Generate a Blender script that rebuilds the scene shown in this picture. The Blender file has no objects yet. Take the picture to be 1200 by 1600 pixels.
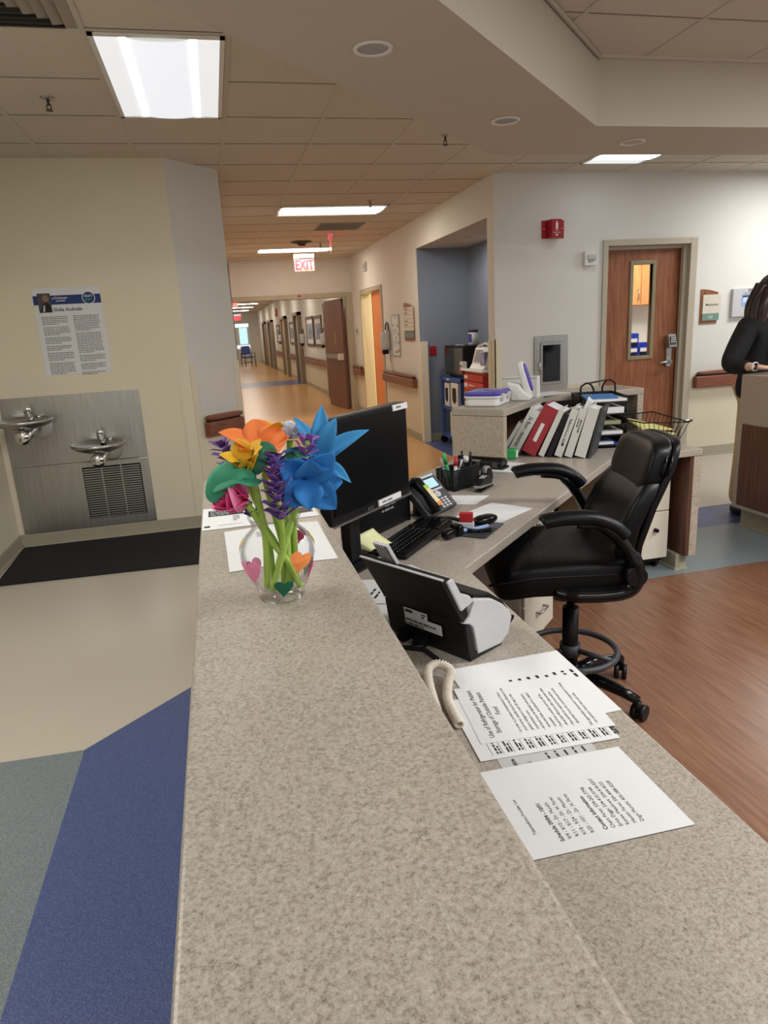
import bpy, bmesh, math, random
from math import sin, cos, pi, radians as RAD, sqrt, hypot, atan2
from mathutils import Matrix, Vector, Euler
random.seed(7)
SC = bpy.context.scene
COL = SC.collection

# ------------------------------------------------------------------ helpers
def lin(c):
    if isinstance(c, str):
        c = [int(c[i:i + 2], 16) for i in (0, 2, 4)]
    return tuple((v / 255 / 12.92 if v / 255 <= .04045 else ((v / 255 + .055) / 1.055) ** 2.4) for v in c) + (1.0,)

MATS = {}
def nd(nt, typ, **kw):
    n = nt.nodes.new(typ)
    for k, v in kw.items():
        setattr(n, k, v)
    return n

def mat(name, col, rough=.5, metal=0., noise=(30, .06), bump=0., bscale=None, emit=0., ecol=None, trans=0., coat=0., ramp=None, stretch=None,
        alpha=1., ior=1.45, spec=.5, detail=3., sheen=0., nrough=.5):
    """Principled material whose colour is always modulated by a procedural noise.
    ramp: list of (pos, colour) replaces the simple light/dark variation."""
    if name in MATS:
        return MATS[name]
    m = bpy.data.materials.new(name)
    m.use_nodes = True
    nt = m.node_tree
    b = nt.nodes['Principled BSDF']
    b.inputs['Roughness'].default_value = rough
    b.inputs['Metallic'].default_value = metal
    b.inputs['IOR'].default_value = ior
    b.inputs['Specular IOR Level'].default_value = spec
    b.inputs['Transmission Weight'].default_value = trans
    b.inputs['Coat Weight'].default_value = coat
    b.inputs['Coat Roughness'].default_value = .12
    b.inputs['Sheen Weight'].default_value = sheen
    b.inputs['Alpha'].default_value = alpha
    tc = nd(nt, 'ShaderNodeTexCoord')
    mp = nd(nt, 'ShaderNodeMapping')
    nt.links.new(tc.outputs['Object'], mp.inputs[0])
    if stretch:
        mp.inputs['Scale'].default_value = stretch[:3]
        if len(stretch) > 3:
            mp.inputs['Rotation'].default_value = (0, 0, stretch[3])
    nz = nd(nt, 'ShaderNodeTexNoise')
    nz.inputs['Scale'].default_value = noise[0]
    nz.inputs['Detail'].default_value = detail
    nz.inputs['Roughness'].default_value = nrough
    nt.links.new(mp.outputs[0], nz.inputs['Vector'])
    cr = nd(nt, 'ShaderNodeValToRGB')
    L = lin(col)
    if ramp:
        els = cr.color_ramp.elements
        els[0].position, els[0].color = ramp[0][0], lin(ramp[0][1])
        els[1].position, els[1].color = ramp[-1][0], lin(ramp[-1][1])
        for p, c in ramp[1:-1]:
            e = els.new(p); e.color = lin(c)
    else:
        a = noise[1]
        cr.color_ramp.elements[0].position = .3
        cr.color_ramp.elements[1].position = .7
        cr.color_ramp.elements[0].color = tuple(v * (1 - a) for v in L[:3]) + (1,)
        cr.color_ramp.elements[1].color = tuple(min(1, v * (1 + a)) for v in L[:3]) + (1,)
    nt.links.new(nz.outputs['Fac'], cr.inputs[0])
    nt.links.new(cr.outputs[0], b.inputs['Base Color'])
    if emit:
        if ecol:
            b.inputs['Emission Color'].default_value = lin(ecol)
        else:
            nt.links.new(cr.outputs[0], b.inputs['Emission Color'])
        b.inputs['Emission Strength'].default_value = emit
    if bump:
        bp = nd(nt, 'ShaderNodeBump')
        bp.inputs['Strength'].default_value = bump
        bp.inputs['Distance'].default_value = .004
        if bscale:
            n2 = nd(nt, 'ShaderNodeTexNoise')
            n2.inputs['Scale'].default_value = bscale
            n2.inputs['Detail'].default_value = 3
            nt.links.new(mp.outputs[0], n2.inputs['Vector'])
            nt.links.new(n2.outputs['Fac'], bp.inputs['Height'])
        else:
            nt.links.new(nz.outputs['Fac'], bp.inputs['Height'])
        nt.links.new(bp.outputs[0], b.inputs['Normal'])
    MATS[name] = m
    return m

def thin_glass(name):
    m = mat(name, 'ffffff', 0)
    nt = m.node_tree
    for n in list(nt.nodes):
        if n.type != 'OUTPUT_MATERIAL': nt.nodes.remove(n)
    out = [n for n in nt.nodes if n.type == 'OUTPUT_MATERIAL'][0]
    lw = nd(nt, 'ShaderNodeLayerWeight'); lw.inputs[0].default_value = .2
    cr = nd(nt, 'ShaderNodeValToRGB'); cr.color_ramp.elements[0].color = (.985, .988, .99, 1); cr.color_ramp.elements[1].color = (.72, .75, .77, 1); cr.color_ramp.elements[0].position = .3
    nt.links.new(lw.outputs['Facing'], cr.inputs[0])
    nz = nd(nt, 'ShaderNodeTexNoise'); nz.inputs['Scale'].default_value = 6
    tr = nd(nt, 'ShaderNodeBsdfTransparent'); gl = nd(nt, 'ShaderNodeBsdfGlossy'); gl.inputs['Roughness'].default_value = .02
    bp = nd(nt, 'ShaderNodeBump'); bp.inputs['Strength'].default_value = .02; nt.links.new(nz.outputs['Fac'], bp.inputs['Height']); nt.links.new(bp.outputs[0], gl.inputs['Normal'])
    fr = nd(nt, 'ShaderNodeMath', operation='MULTIPLY'); fz = nd(nt, 'ShaderNodeLayerWeight'); fz.inputs[0].default_value = .12; fr.inputs[1].default_value = .45; nt.links.new(fz.outputs['Fresnel'], fr.inputs[0])
    mx = nd(nt, 'ShaderNodeMixShader')
    nt.links.new(cr.outputs[0], tr.inputs[0]); nt.links.new(fr.outputs[0], mx.inputs[0]); nt.links.new(tr.outputs[0], mx.inputs[1]); nt.links.new(gl.outputs[0], mx.inputs[2])
    nt.links.new(mx.outputs[0], out.inputs['Surface'])
    return m

_txt = {}
def text_geo(s, bold=0.):
    k = (s, bold)
    if k not in _txt:
        cu = bpy.data.curves.new('t', 'FONT')
        cu.body = s; cu.size = 1; cu.resolution_u = 2; cu.offset = bold
        o = bpy.data.objects.new('t', cu)
        COL.objects.link(o)
        dg = bpy.context.evaluated_depsgraph_get()
        me = bpy.data.meshes.new_from_object(o.evaluated_get(dg))
        _txt[k] = ([v.co.copy() for v in me.vertices], [tuple(p.vertices) for p in me.polygons])
        bpy.data.objects.remove(o); bpy.data.curves.remove(cu); bpy.data.meshes.remove(me)
    return _txt[k]

class MB:
    def __init__(s, M=None):
        s.v, s.f, s.m, s.s = [], [], [], []
        s.M = M or Matrix()
    def add(s, vs, fs, m=0, smooth=False):
        o = len(s.v)
        s.v += [s.M @ Vector(p) for p in vs]
        for f in fs:
            s.f.append(tuple(i + o for i in f)); s.m.append(m); s.s.append(smooth)
        return s
    def box(s, x0, y0, z0, x1, y1, z1, m=0):
        x0, x1 = min(x0, x1), max(x0, x1); y0, y1 = min(y0, y1), max(y0, y1); z0, z1 = min(z0, z1), max(z0, z1)
        v = [(x0, y0, z0), (x1, y0, z0), (x1, y1, z0), (x0, y1, z0), (x0, y0, z1), (x1, y0, z1), (x1, y1, z1), (x0, y1, z1)]
        return s.add(v, [(3, 2, 1, 0), (4, 5, 6, 7), (0, 1, 5, 4), (1, 2, 6, 5), (2, 3, 7, 6), (3, 0, 4, 7)], m)
    def cbox(s, c, d, m=0, rz=0., rx=0., ry=0.):
        M0 = s.M
        s.M = M0 @ Matrix.Translation(c) @ Euler((rx, ry, rz)).to_matrix().to_4x4()
        s.box(-d[0] / 2, -d[1] / 2, -d[2] / 2, d[0] / 2, d[1] / 2, d[2] / 2, m)
        s.M = M0
        return s
    def rbox(s, c, d, r=.01, m=0, rz=0., rx=0., ry=0., n=5):
        """box with rounded vertical corners (plan radius r)"""
        M0 = s.M
        s.M = M0 @ Matrix.Translation(c) @ Euler((rx, ry, rz)).to_matrix().to_4x4()
        s.prism(rrect(d[0], d[1], r, n), -d[2] / 2, d[2] / 2, m)
        s.M = M0
        return s
    def prism(s, pts, z0, z1, m=0, smooth=False, mt=None):
        n = len(pts)
        a = sum(pts[i][0] * pts[(i + 1) % n][1] - pts[(i + 1) % n][0] * pts[i][1] for i in range(n))
        if a < 0: pts = pts[::-1]
        v = [(p[0], p[1], z0) for p in pts] + [(p[0], p[1], z1) for p in pts]
        s.add(v, [tuple(range(n - 1, -1, -1))], m)
        s.add(v, [tuple(range(n, 2 * n))], m if mt is None else mt)
        return s.add(v, [(i, (i + 1) % n, (i + 1) % n + n, i + n) for i in range(n)], m, smooth)
    def ext(s, pts, axis, t0, t1, m=0, smooth=False):
        """extrude 2d profile; axis 'x': pts=(y,z), 'y': pts=(x,z)"""
        M0 = s.M
        if axis == 'x':
            A = Matrix(((0, 0, 1, 0), (1, 0, 0, 0), (0, 1, 0, 0), (0, 0, 0, 1)))
            s.M = M0 @ A; s.prism(pts, t0, t1, m, smooth)
        else:
            A = Matrix(((1, 0, 0, 0), (0, 0, -1, 0), (0, 1, 0, 0), (0, 0, 0, 1)))
            s.M = M0 @ A; s.prism(pts, -t1, -t0, m, smooth)
        s.M = M0
        return s
    def cyl(s, p, q, r, r2=None, n=16, m=0, caps=True):
        p, q = Vector(p), Vector(q); r2 = r if r2 is None else r2
        d = (q - p).normalized(); a = d.orthogonal().normalized(); b = d.cross(a)
        v = [p + (a * cos(2 * pi * i / n) + b * sin(2 * pi * i / n)) * r for i in range(n)] + \
            [q + (a * cos(2 * pi * i / n) + b * sin(2 * pi * i / n)) * r2 for i in range(n)]
        s.add(v, [(i, (i + 1) % n, (i + 1) % n + n, i + n) for i in range(n)], m, True)
        if caps:
            s.add(v[:n], [tuple(range(n - 1, -1, -1))], m); s.add(v[n:], [tuple(range(n))], m)
        return s
    def tube(s, pts, r, n=8, m=0, closed=False, flat=None):
        P = [Vector(p) for p in pts]; k = len(P)
        rs = r if isinstance(r, (list, tuple)) else [r] * k
        T = []
        for i in range(k):
            if closed: t = P[(i + 1) % k] - P[i - 1]
            else: t = P[min(i + 1, k - 1)] - P[max(i - 1, 0)]
            T.append(t.normalized())
        a = T[0].orthogonal().normalized(); v = []
        if flat is not None:
            a = (Vector(flat[2]) - T[0] * T[0].dot(Vector(flat[2]))).normalized()
        for i in range(k):
            a = (a - T[i] * a.dot(T[i])).normalized(); b = T[i].cross(a)
            ka, kb = (1, 1) if flat is None else (flat[0], flat[1])
            v += [P[i] + (a * cos(2 * pi * j / n) * ka + b * sin(2 * pi * j / n) * kb) * rs[i] for j in range(n)]
        kk = k if closed else k - 1
        f = [(i * n + j, i * n + (j + 1) % n, ((i + 1) % k) * n + (j + 1) % n, ((i + 1) % k) * n + j) for i in range(kk) for j in range(n)]
        s.add(v, f, m, True)
        if not closed:
            s.add(v[:n], [tuple(range(n - 1, -1, -1))], m); s.add(v[-n:], [tuple(range(n))], m)
        return s
    def lathe(s, prof, c=(0, 0, 0), n=32, m=0, closed=False):
        k = len(prof)
        v = [(c[0] + r * cos(2 * pi * j / n), c[1] + r * sin(2 * pi * j / n), c[2] + z) for r, z in prof for j in range(n)]
        kk = k if closed else k - 1
        f = [(i * n + j, i * n + (j + 1) % n, ((i + 1) % k) * n + (j + 1) % n, ((i + 1) % k) * n + j) for i in range(kk) for j in range(n)]
        return s.add(v, f, m, True)
    def grid(s, fn, nu, nv, m=0, smooth=True):
        v = [fn(i / nu, j / nv) for i in range(nu + 1) for j in range(nv + 1)]
        w = nv + 1
        return s.add(v, [(i * w + j, (i + 1) * w + j, (i + 1) * w + j + 1, i * w + j + 1) for i in range(nu) for j in range(nv)], m, smooth)
    def pill(s, c, d, e=.4, e2=.4, n=24, k=14, m=0, warp=None, rz=0., rx=0., ry=0.):
        """superellipsoid cushion"""
        def pw(x, p): return math.copysign(abs(x) ** p, x)
        R = Euler((rx, ry, rz)).to_matrix()
        v = []
        for i in range(k + 1):
            a = -pi / 2 + pi * i / k
            for j in range(n):
                b = 2 * pi * j / n
                p = Vector((d[0] / 2 * pw(cos(a), e) * pw(cos(b), e2), d[1] / 2 * pw(cos(a), e) * pw(sin(b), e2), d[2] / 2 * pw(sin(a), e)))
                if warp: p = Vector(warp(p))
                v.append(R @ p + Vector(c))
        f = [(i * n + j, i * n + (j + 1) % n, (i + 1) * n + (j + 1) % n, (i + 1) * n + j) for i in range(k) for j in range(n)]
        return s.add(v, f, m, True)
    def text(s, t, x, y, z=0., size=.01, m=0, bold=0., align='l', sx=1.):
        vs, fs = text_geo(t, bold)
        if not vs: return s
        w = max(p.x for p in vs)
        dx = {'l': 0, 'c': -w / 2, 'r': -w}[align]
        return s.add([(x + (p.x + dx) * size * sx, y + p.y * size, z) for p in vs], fs, m)
    def bars(s, x0, x1, y, n, dy, h, z=0., m=0, last=.6, jit=.06):
        """n illegible lines of small print"""
        for i in range(n):
            w = (x1 - x0) * (last if i == n - 1 else 1 - random.random() * jit)
            x = x0
            while x < x0 + w - h:
                l = min(h * random.uniform(1.5, 5), x0 + w - x)
                yy = y - i * dy
                s.add([(x, yy, z), (x + l, yy, z), (x + l, yy + h, z), (x, yy + h, z)], [(0, 1, 2, 3)], m)
                x += l + h * .7
        return s
    def quad(s, a, b, c, d, m=0):
        return s.add([a, b, c, d], [(0, 1, 2, 3)], m)
    def build(s, name, mats, parent=None, bevel=0., seg=2, sub=0, loc=None, rz=0., thick=0., wn=False):
        me = bpy.data.meshes.new(name)
        me.from_pydata([tuple(p) for p in s.v], [], s.f)
        me.update()
        if not isinstance(mats, (list, tuple)): mats = [mats]
        for q in mats: me.materials.append(q)
        for p, i, sm in zip(me.polygons, s.m, s.s):
            p.material_index = i; p.use_smooth = sm
        bm = bmesh.new(); bm.from_mesh(me)
        bmesh.ops.remove_doubles(bm, verts=bm.verts, dist=1e-6)
        bmesh.ops.recalc_face_normals(bm, faces=bm.faces) if not thick and name not in ('print', 'lettering') else None
        bm.to_mesh(me); bm.free()
        o = bpy.data.objects.new(name, me)
        COL.objects.link(o)
        if parent: o.parent = parent
        if loc: o.location = loc
        if rz: o.rotation_euler = (0, 0, rz)
        if thick:
            q = o.modifiers.new('s', 'SOLIDIFY'); q.thickness = thick; q.offset = 0
        if bevel:
            q = o.modifiers.new('b', 'BEVEL'); q.width = bevel; q.segments = seg; q.limit_method = 'ANGLE'; q.angle_limit = RAD(40)
        if sub:
            q = o.modifiers.new('u', 'SUBSURF'); q.levels = sub; q.render_levels = sub
        return o

def rrect(w, h, r, n=5):
    p = []
    for cx, cy, a0 in ((w / 2 - r, h / 2 - r, 0), (-w / 2 + r, h / 2 - r, pi / 2), (-w / 2 + r, -h / 2 + r, pi), (w / 2 - r, -h / 2 + r, 1.5 * pi)):
        p += [(cx + r * cos(a0 + pi / 2 * i / n), cy + r * sin(a0 + pi / 2 * i / n)) for i in range(n + 1)]
    return p

def bez(p0, p1, p2, p3, n=12):
    p0, p1, p2, p3 = map(Vector, (p0, p1, p2, p3))
    return [p0 * (1 - t) ** 3 + p1 * 3 * t * (1 - t) ** 2 + p2 * 3 * t * t * (1 - t) + p3 * t ** 3 for t in [i / n for i in range(n + 1)]]

def smooth_path(pts, n=6):
    P = [Vector(p) for p in pts]; out = []
    for i in range(len(P) - 1):
        a = P[max(i - 1, 0)]; b = P[i]; c = P[i + 1]; d = P[min(i + 2, len(P) - 1)]
        for j in range(n):
            t = j / n
            out.append(.5 * ((2 * b) + (c - a) * t + (2 * a - 5 * b + 4 * c - d) * t * t + (3 * b - a - 3 * c + d) * t ** 3))
    return out + [P[-1]]

def tag(o, label=None, cat=None, group=None, kind=None):
    if label: o['label'] = label
    if cat: o['category'] = cat
    if group: o['group'] = group
    if kind: o['kind'] = kind
    return o

def thing(name, label, cat, loc=(0, 0, 0), rz=0., group=None):
    o = bpy.data.objects.new(name, None)
    o.empty_display_size = .05
    COL.objects.link(o)
    o.location = loc; o.rotation_euler = (0, 0, rz)
    return tag(o, label, cat, group)

def struct(mb, name, mats, parent=None, **kw):
    o = mb.build(name, mats, parent, **kw)
    if parent is None: o['kind'] = 'structure'
    return o

def dup(root, loc, rz=None, label=None, group=None):
    r = root.copy(); COL.objects.link(r); r.location = loc
    if rz is not None: r.rotation_euler = (0, 0, rz)
    if label: r['label'] = label
    if group: r['group'] = group
    for ch in list(root.children):
        c = ch.copy(); COL.objects.link(c); c.parent = r
        for g in list(ch.children):
            d = g.copy(); COL.objects.link(d); d.parent = c
    return r

# ------------------------------------------------------------------ dimensions (metres, floor at z = 0)
CE = 2.8165      # tile ceiling
CT = 1.05        # raised counter tops
DK = .75         # desk top
YF = 5.727       # wall with the drinking fountains
YD = 6.30        # wall with the medication room door
XC = 2.62        # right wall of the corridor
XL = .184        # left wall of the corridor
YB = 13.2        # cross-corridor bulkhead

# ------------------------------------------------------------------ materials
M = dict(
    wall=mat('painted_white_wall', 'd7d6d1', .75, noise=(2.5, .02), bump=.12, bscale=300),
    cream=mat('painted_cream_wall', 'd6cdb8', .7, noise=(2.5, .02), bump=.1, bscale=300),
    fount=mat('painted_fountain_wall', 'dcd4be', .72, noise=(2, .02), bump=.1, bscale=300),
    slate=mat('painted_slate_blue', '7d8797', .75, noise=(3, .03), bump=.1, bscale=300),
    guard=mat('vinyl_corner_guard', 'dcd5bf', .45, noise=(4, .01)),
    base=mat('vinyl_cove_base', 'a39d8a', .5, noise=(8, .03)),
    tile=mat('acoustic_ceiling_tile', 'c9c2b6', .9, ramp=[(.25, 'b0a89c'), (.45, 'cbc4b8'), (.8, 'd2cbbf')], noise=(170, .1), bump=.35, detail=4),
    tbar=mat('ceiling_grid_bar', 'c6bfb3', .6, noise=(10, .02)),
    gyp=mat('painted_gypsum_soffit', 'c0b8ab', .8, noise=(3, .015), bump=.1, bscale=250),
    taupe=mat('taupe_door_frame_paint', 'b3ab99', .45, noise=(5, .02)),
    floor=mat('cream_resilient_floor', 'cfc8b8', .28, ramp=[(.2, 'aca596'), (.5, 'bdb6a9'), (.85, 'c8c2b7')], noise=(230, .1), detail=2),
    fblue=mat('blue_resilient_floor', '4f5f93', .3, ramp=[(.25, '36426c'), (.5, '475583'), (.8, '6d78a2')], noise=(260, .1), detail=2),
    fgrey=mat('grey_resilient_floor', '7c8a90', .3, ramp=[(.25, '5c666b'), (.5, '727d82'), (.8, '98a2a6')], noise=(260, .1), detail=2),
    fwood=mat('wood_plank_vinyl', 'a8704c', .27, ramp=[(.2, '92603f'), (.45, 'a67350'), (.6, 'b4805a'), (.85, 'c08d66')], noise=(9, .1), stretch=(1.2, 9, 1, RAD(-18)), detail=6),
    fwood_lit=mat('wood_plank_vinyl_warm_lit', 'c99a63', .22, ramp=[(.2, 'b98a55'), (.5, 'c99a62'), (.85, 'd8b07a')], noise=(7, .1), stretch=(6, 1, 1), detail=5),  # same wood as the office floor, warm corridor light put into its colour
    wood=mat('cherry_wood_veneer', '8a5233', .38, ramp=[(.2, '70402a'), (.5, '8c5537'), (.8, 'a16a47')], noise=(6, .1), stretch=(9, 9, .8), detail=5),
    rail=mat('handrail_brown_vinyl', '7c4a36', .4, ramp=[(.25, '6a3d2c'), (.5, '7e4c38'), (.8, '8f5a44')], noise=(8, .1), stretch=(1, 1, 12), detail=4),
    walnut=mat('dark_walnut_laminate', '5a3b2e', .4, ramp=[(.25, '4a2f25'), (.5, '5c3d30'), (.8, '6e4c3c')], noise=(7, .1), stretch=(8, 8, .7), detail=5),
    lam=mat('speckled_stone_laminate', 'a89d8a', .3, ramp=[(.33, '524b42'), (.42, '8a8275'), (.5, 'a59d92'), (.6, 'b4ada2'), (.7, 'cfc8be')], noise=(210, .1), detail=8, nrough=.82),
    lamv=mat('speckled_stone_laminate_front', 'a3957e', .5, ramp=[(.33, '635848'), (.43, '978b7b'), (.52, 'b0a493'), (.62, 'bcb1a1'), (.72, 'd6ccbd')], noise=(130, .1), detail=8, nrough=.8),
    steel=mat('brushed_stainless', 'b4b3b0', .34, 1., noise=(3, .12), stretch=(40, 1, 1)),
    chrome=mat('polished_chrome', 'd8d8d6', .1, 1., noise=(3, .02)),
    alum=mat('satin_aluminium', 'a9a9a6', .35, .9, noise=(30, .05)),
    white=mat('white_plastic', 'dcdcda', .4, noise=(20, .02)),
    offw=mat('warm_white_metal', 'd3cdbe', .45, noise=(12, .02)),
    paper=mat('white_paper', 'd9dbdc', .8, noise=(12, .015)),
    paper2=mat('grey_copy_paper', 'b9bbbb', .8, noise=(40, .04)),
    ink=mat('black_printing_ink', '2a2a2c', .8, noise=(60, .05)),
    greyink=mat('grey_printing_ink', '75777b', .8, noise=(60, .05)),
    navy=mat('navy_printing_ink', '23376f', .7, noise=(30, .04)),
    blk=mat('black_plastic', '0f0f12', .42, spec=.35, noise=(30, .1)),
    blkg=mat('glossy_black_plastic', '0b0b0e', .18, spec=.4, noise=(20, .05)),
    screen=mat('dark_switched_off_screen', '07080b', .3, spec=.35, noise=(8, .05)),
    leather=mat('black_bonded_leather', '08090d', .38, spec=.28, noise=(40, .15), bump=.12, bscale=220),
    dgrey=mat('dark_grey_plastic', '3b3d42', .45, noise=(30, .06)),
    mgrey=mat('mid_grey_plastic', '8b8d90', .45, noise=(30, .05)),
    lgrey=mat('light_grey_plastic', 'bdbec2', .42, noise=(30, .03)),
    purple=mat('violet_plastic', '4a3fa5', .35, noise=(20, .05)),
    red=mat('red_plastic', 'b3262c', .4, noise=(20, .05)),
    redsign=mat('red_sign_plastic', 'a3182a', .4, noise=(20, .05)),
    green=mat('green_plastic', '2f9a58', .4, noise=(20, .05)),
    blue=mat('blue_folder', '2f74b8', .5, noise=(20, .05)),
    bluec=mat('blue_cart_metal', '3f5aa0', .45, noise=(20, .05)),
    skin=mat('skin', 'd9b09a', .5, noise=(20, .04)),
    hair=mat('dark_brown_hair', '2b1b18', .45, noise=(60, .35), stretch=(8, 8, .5)),
    knit=mat('black_knit', '131316', .85, noise=(80, .2), bump=.2),
    khaki=mat('beige_trouser_cloth', 'cdb58f', .85, noise=(14, .08), bump=.1),
    glass=mat('clear_glass', 'ffffff', .0, trans=1., noise=(2, .0), ior=1.22),
    dglass=mat('dark_cabinet_glass', '0d0d10', .08, noise=(4, .2)),
    lamp=mat('lit_diffuser', 'f4f8ff', .5, emit=4, ecol='f2f7ff', noise=(60, .02), stretch=(20, 1, 1)),
    lamps=mat('lit_lamp_slot', 'f6faff', .5, emit=9, ecol='f2f7ff', noise=(30, .02)),
    lampl=mat('lit_bowed_lens', 'eef3fa', .5, emit=.68, ecol='eaf1fb', noise=(60, .05), stretch=(20, 1, 1)),
    bar_shade=mat('ceiling_grid_painted_shade', '7d756b', .8),
    lamp2=mat('lit_reflector', 'f0f4f8', .6, emit=.6, ecol='eef3fa', noise=(10, .01)),
    lampc=mat('lit_corridor_diffuser', 'fdf6ea', .5, emit=24, ecol='fff0dc', noise=(60, .02)),
    exitr=mat('lit_red_exit_letters', 'ff3048', .5, emit=2.6, ecol='ff2a44', noise=(20, .02)),
    acryl=mat('clear_acrylic_plate', 'd8d2cc', .1, trans=.6, noise=(5, .01)),
)
# ------------------------------------------------------------------ setting: floor, walls, ceiling
b = MB()
b.box(-4, -3, -.08, 9, 44, 0, 0)
def slab(pts, z, m): b.prism(pts, -.02, z, m)
slab([(-.669, -3), (-.669, 2.561), (-.1, 3.10), (.3, 3.10), (.3, -3)], .001, 1)
slab([(-4, -3), (-4, 2.6), (-.98, 2.576), (-.669, 2.561), (-.669, -3)], .001, 2)
slab([(.3, 3.4), (.3, -3), (9, -3), (9, 3.35), (2.5, 3.35), (2.2, 3.6)], .001, 3)
slab([(2.2, 3.35), (9, 3.35), (9, 4.085), (2.2, 4.085)], .0012, 2)
slab([(2.2, 4.085), (9, 4.085), (9, 4.55), (2.2, 4.55)], .0012, 1)
slab([(XL, 4.4), (.3, 3.3), (2.0, 3.5), (2.2, 4.55), (2.6, 4.95), (2.6, YB), (XL, YB)], .0011, 4)
slab([(XL, YB), (2.6, YB), (2.6, 42), (XL, 42)], .0011, 4)
slab([(XL, 21.2), (XC, 21.2), (XC, 23.3), (XL, 23.3)], .0016, 1)
slab([(2.6, 4.95), (3.4, 5.7), (3.4, 8.9), (2.6, 8.9)], .0011, 1)
M['fwood2'] = mat('office_wood_plank_vinyl', 'a8704c', .3, ramp=[(.2, '664735'), (.42, '77543f'), (.6, '845f49'), (.85, '967159')], noise=(5, .1), stretch=(11, .8, 1), detail=6)  # same planks as the corridor, without the warm corridor light
struct(b, 'floor', [M['floor'], M['fblue'], M['fgrey'], M['fwood2'], M['fwood_lit']])

WT = CE + .03
b = MB(); b.box(-1.82, YF, 0, -.21, YF + .15, WT)
struct(b, 'wall_fountain', M['fount'])
b = MB(); b.box(-1.82, -2.5, 0, -1.665, YF, WT)
struct(b, 'wall_left', M['fount'])
b = MB()
b.prism([(-.21, YF), (XL, 6.12), (XL, 42), (-.2, 42), (-.2, YF + .15), (-.21, YF + .15)], 0, WT)
struct(b, 'wall_corridor_left', M['wall'])
# wall with the medication room door: built round the door opening and the cabinet
b = MB()
b.box(XC, YD, 0, 3.75, YD + .166, WT); b.box(4.765, YD, 0, 9, YD + .166, WT); b.box(3.75, YD, 2.2, 4.765, YD + .166, WT)
struct(b, 'wall_back', M['wall'])
b = MB()
b.box(XC, YD + .166, 2.466, XC + .16, 8.86, WT)
b.box(XC, 8.86, 0, XC + .16, 10.83, WT); b.box(XC, 10.83, 2.13, XC + .16, 12.35, WT); b.box(XC, 12.35, 0, XC + .16, 42, WT)
struct(b, 'wall_corridor_right', M['wall'])
b = MB()
b.box(XC + .01, 8.845, 0, 3.33, 8.855, 2.5); b.box(3.32, YD + .17, 0, 3.33, 8.85, 2.5); b.box(XC + .17, YD + .167, 0, 3.32, YD + .175, 2.5)
struct(b, 'wall_alcove', M['slate'])
b = MB(); b.box(XC + .005, YD + .166, 2.465, 3.34, 8.86, 2.52)
b.cyl((2.95, 7.9, 2.467), (2.95, 7.9, 2.455), .08, n=24)
struct(b, 'ceiling_alcove', M['gyp'])
b = MB(); b.box(XL, YB, 2.2, XC, YB + .2, WT)
struct(b, 'wall_corridor_header', M['wall'])
b = MB(); b.box(XL - .1, 41.5, 0, XC + .1, 41.6, WT)
struct(b, 'wall_corridor_end', M['wall'])

# lower painted wall below the rail line
b = MB()
for x0, x1 in ((XC + .02, 3.735), (4.782, 9)): b.box(x0, YD - .003, 0, x1, YD, .873)
struct(b, 'wall_back_lower', M['cream'])
b = MB()
for y0, y1 in ((8.88, 10.77), (12.41, YB)): b.box(XC - .003, y0, 0, XC, y1, .84)
for y0, y1 in ((14.5, 15.0), (16.2, 21.1), (22.5, 25.2), (26.9, 41.4)): b.box(XC - .003, y0, 0, XC, y1, .8)
struct(b, 'wall_corridor_right_lower', M['cream'])
# corner guards
g = RAD(45)
def guards(nm, items):
    b = MB()
    for it in items: b.box(*it)
    struct(b, nm, M['guard'])
guards('trim_1', [(-.30, YF - .006, 0, -.21, YF, 1.325)])
b = MB(Matrix.Translation((-.21, YF, 0)) @ Matrix.Rotation(RAD(45), 4, 'Z'))
b.box(0, -.007, 0, .06, 0, 1.325); b.box(.497, -.007, 0, .56, 0, 1.325); b.box(.06, -.004, .09, .497, 0, .92)
struct(b, 'trim_2', M['guard'])
guards('trim_3', [(XL, 6.12, 0, XL + .007, 6.2, 1.325)])
guards('trim_4', [(XC - .006, 8.78, 0, XC + .09, 8.868, 1.32)])
guards('trim_5', [(XC - .006, YD + .095, 0, XC + .003, YD + .17, 1.355), (XC - .006, YD - .006, 0, XC + .003, YD + .06, 1.355), (XC - .006, YD - .006, 0, XC + .065, YD + .003, 1.355)])

# cove base
def bb(nm, boxes):
    b = MB()
    for q in boxes: b.box(*q)
    struct(b, nm, M['base'], bevel=.004)
bb('baseboard_fountain', [(-1.665, YF - .012, 0, -.205, YF, .1), (-1.665, YF - .03, 0, -.2, YF, .012)])
bb('baseboard_left', [(-1.665, -2.5, 0, -1.653, YF, .1), (-1.665, -2.5, 0, -1.635, YF, .012)])
bb('baseboard_back', [(XC + .07, YD - .012, 0, 3.735, YD, .1), (4.782, YD - .012, 0, 9, YD, .1), (4.782, YD - .03, 0, 9, YD, .012)])
bb('baseboard_corridor_right', [(XC - .012, 8.87, 0, XC, 10.77, .1), (XC - .012, 12.41, 0, XC, YB, .1), (XC - .012, 14.5, 0, XC, 41.4, .1)])
bb('baseboard_alcove', [(XC, 8.83, 0, 3.32, 8.845, .1)])
b = MB(Matrix.Translation((-.21, YF, 0)) @ Matrix.Rotation(RAD(45), 4, 'Z')); b.box(0, -.012, 0, .56, 0, .1)
struct(b, 'baseboard_column', M['base'])

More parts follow.
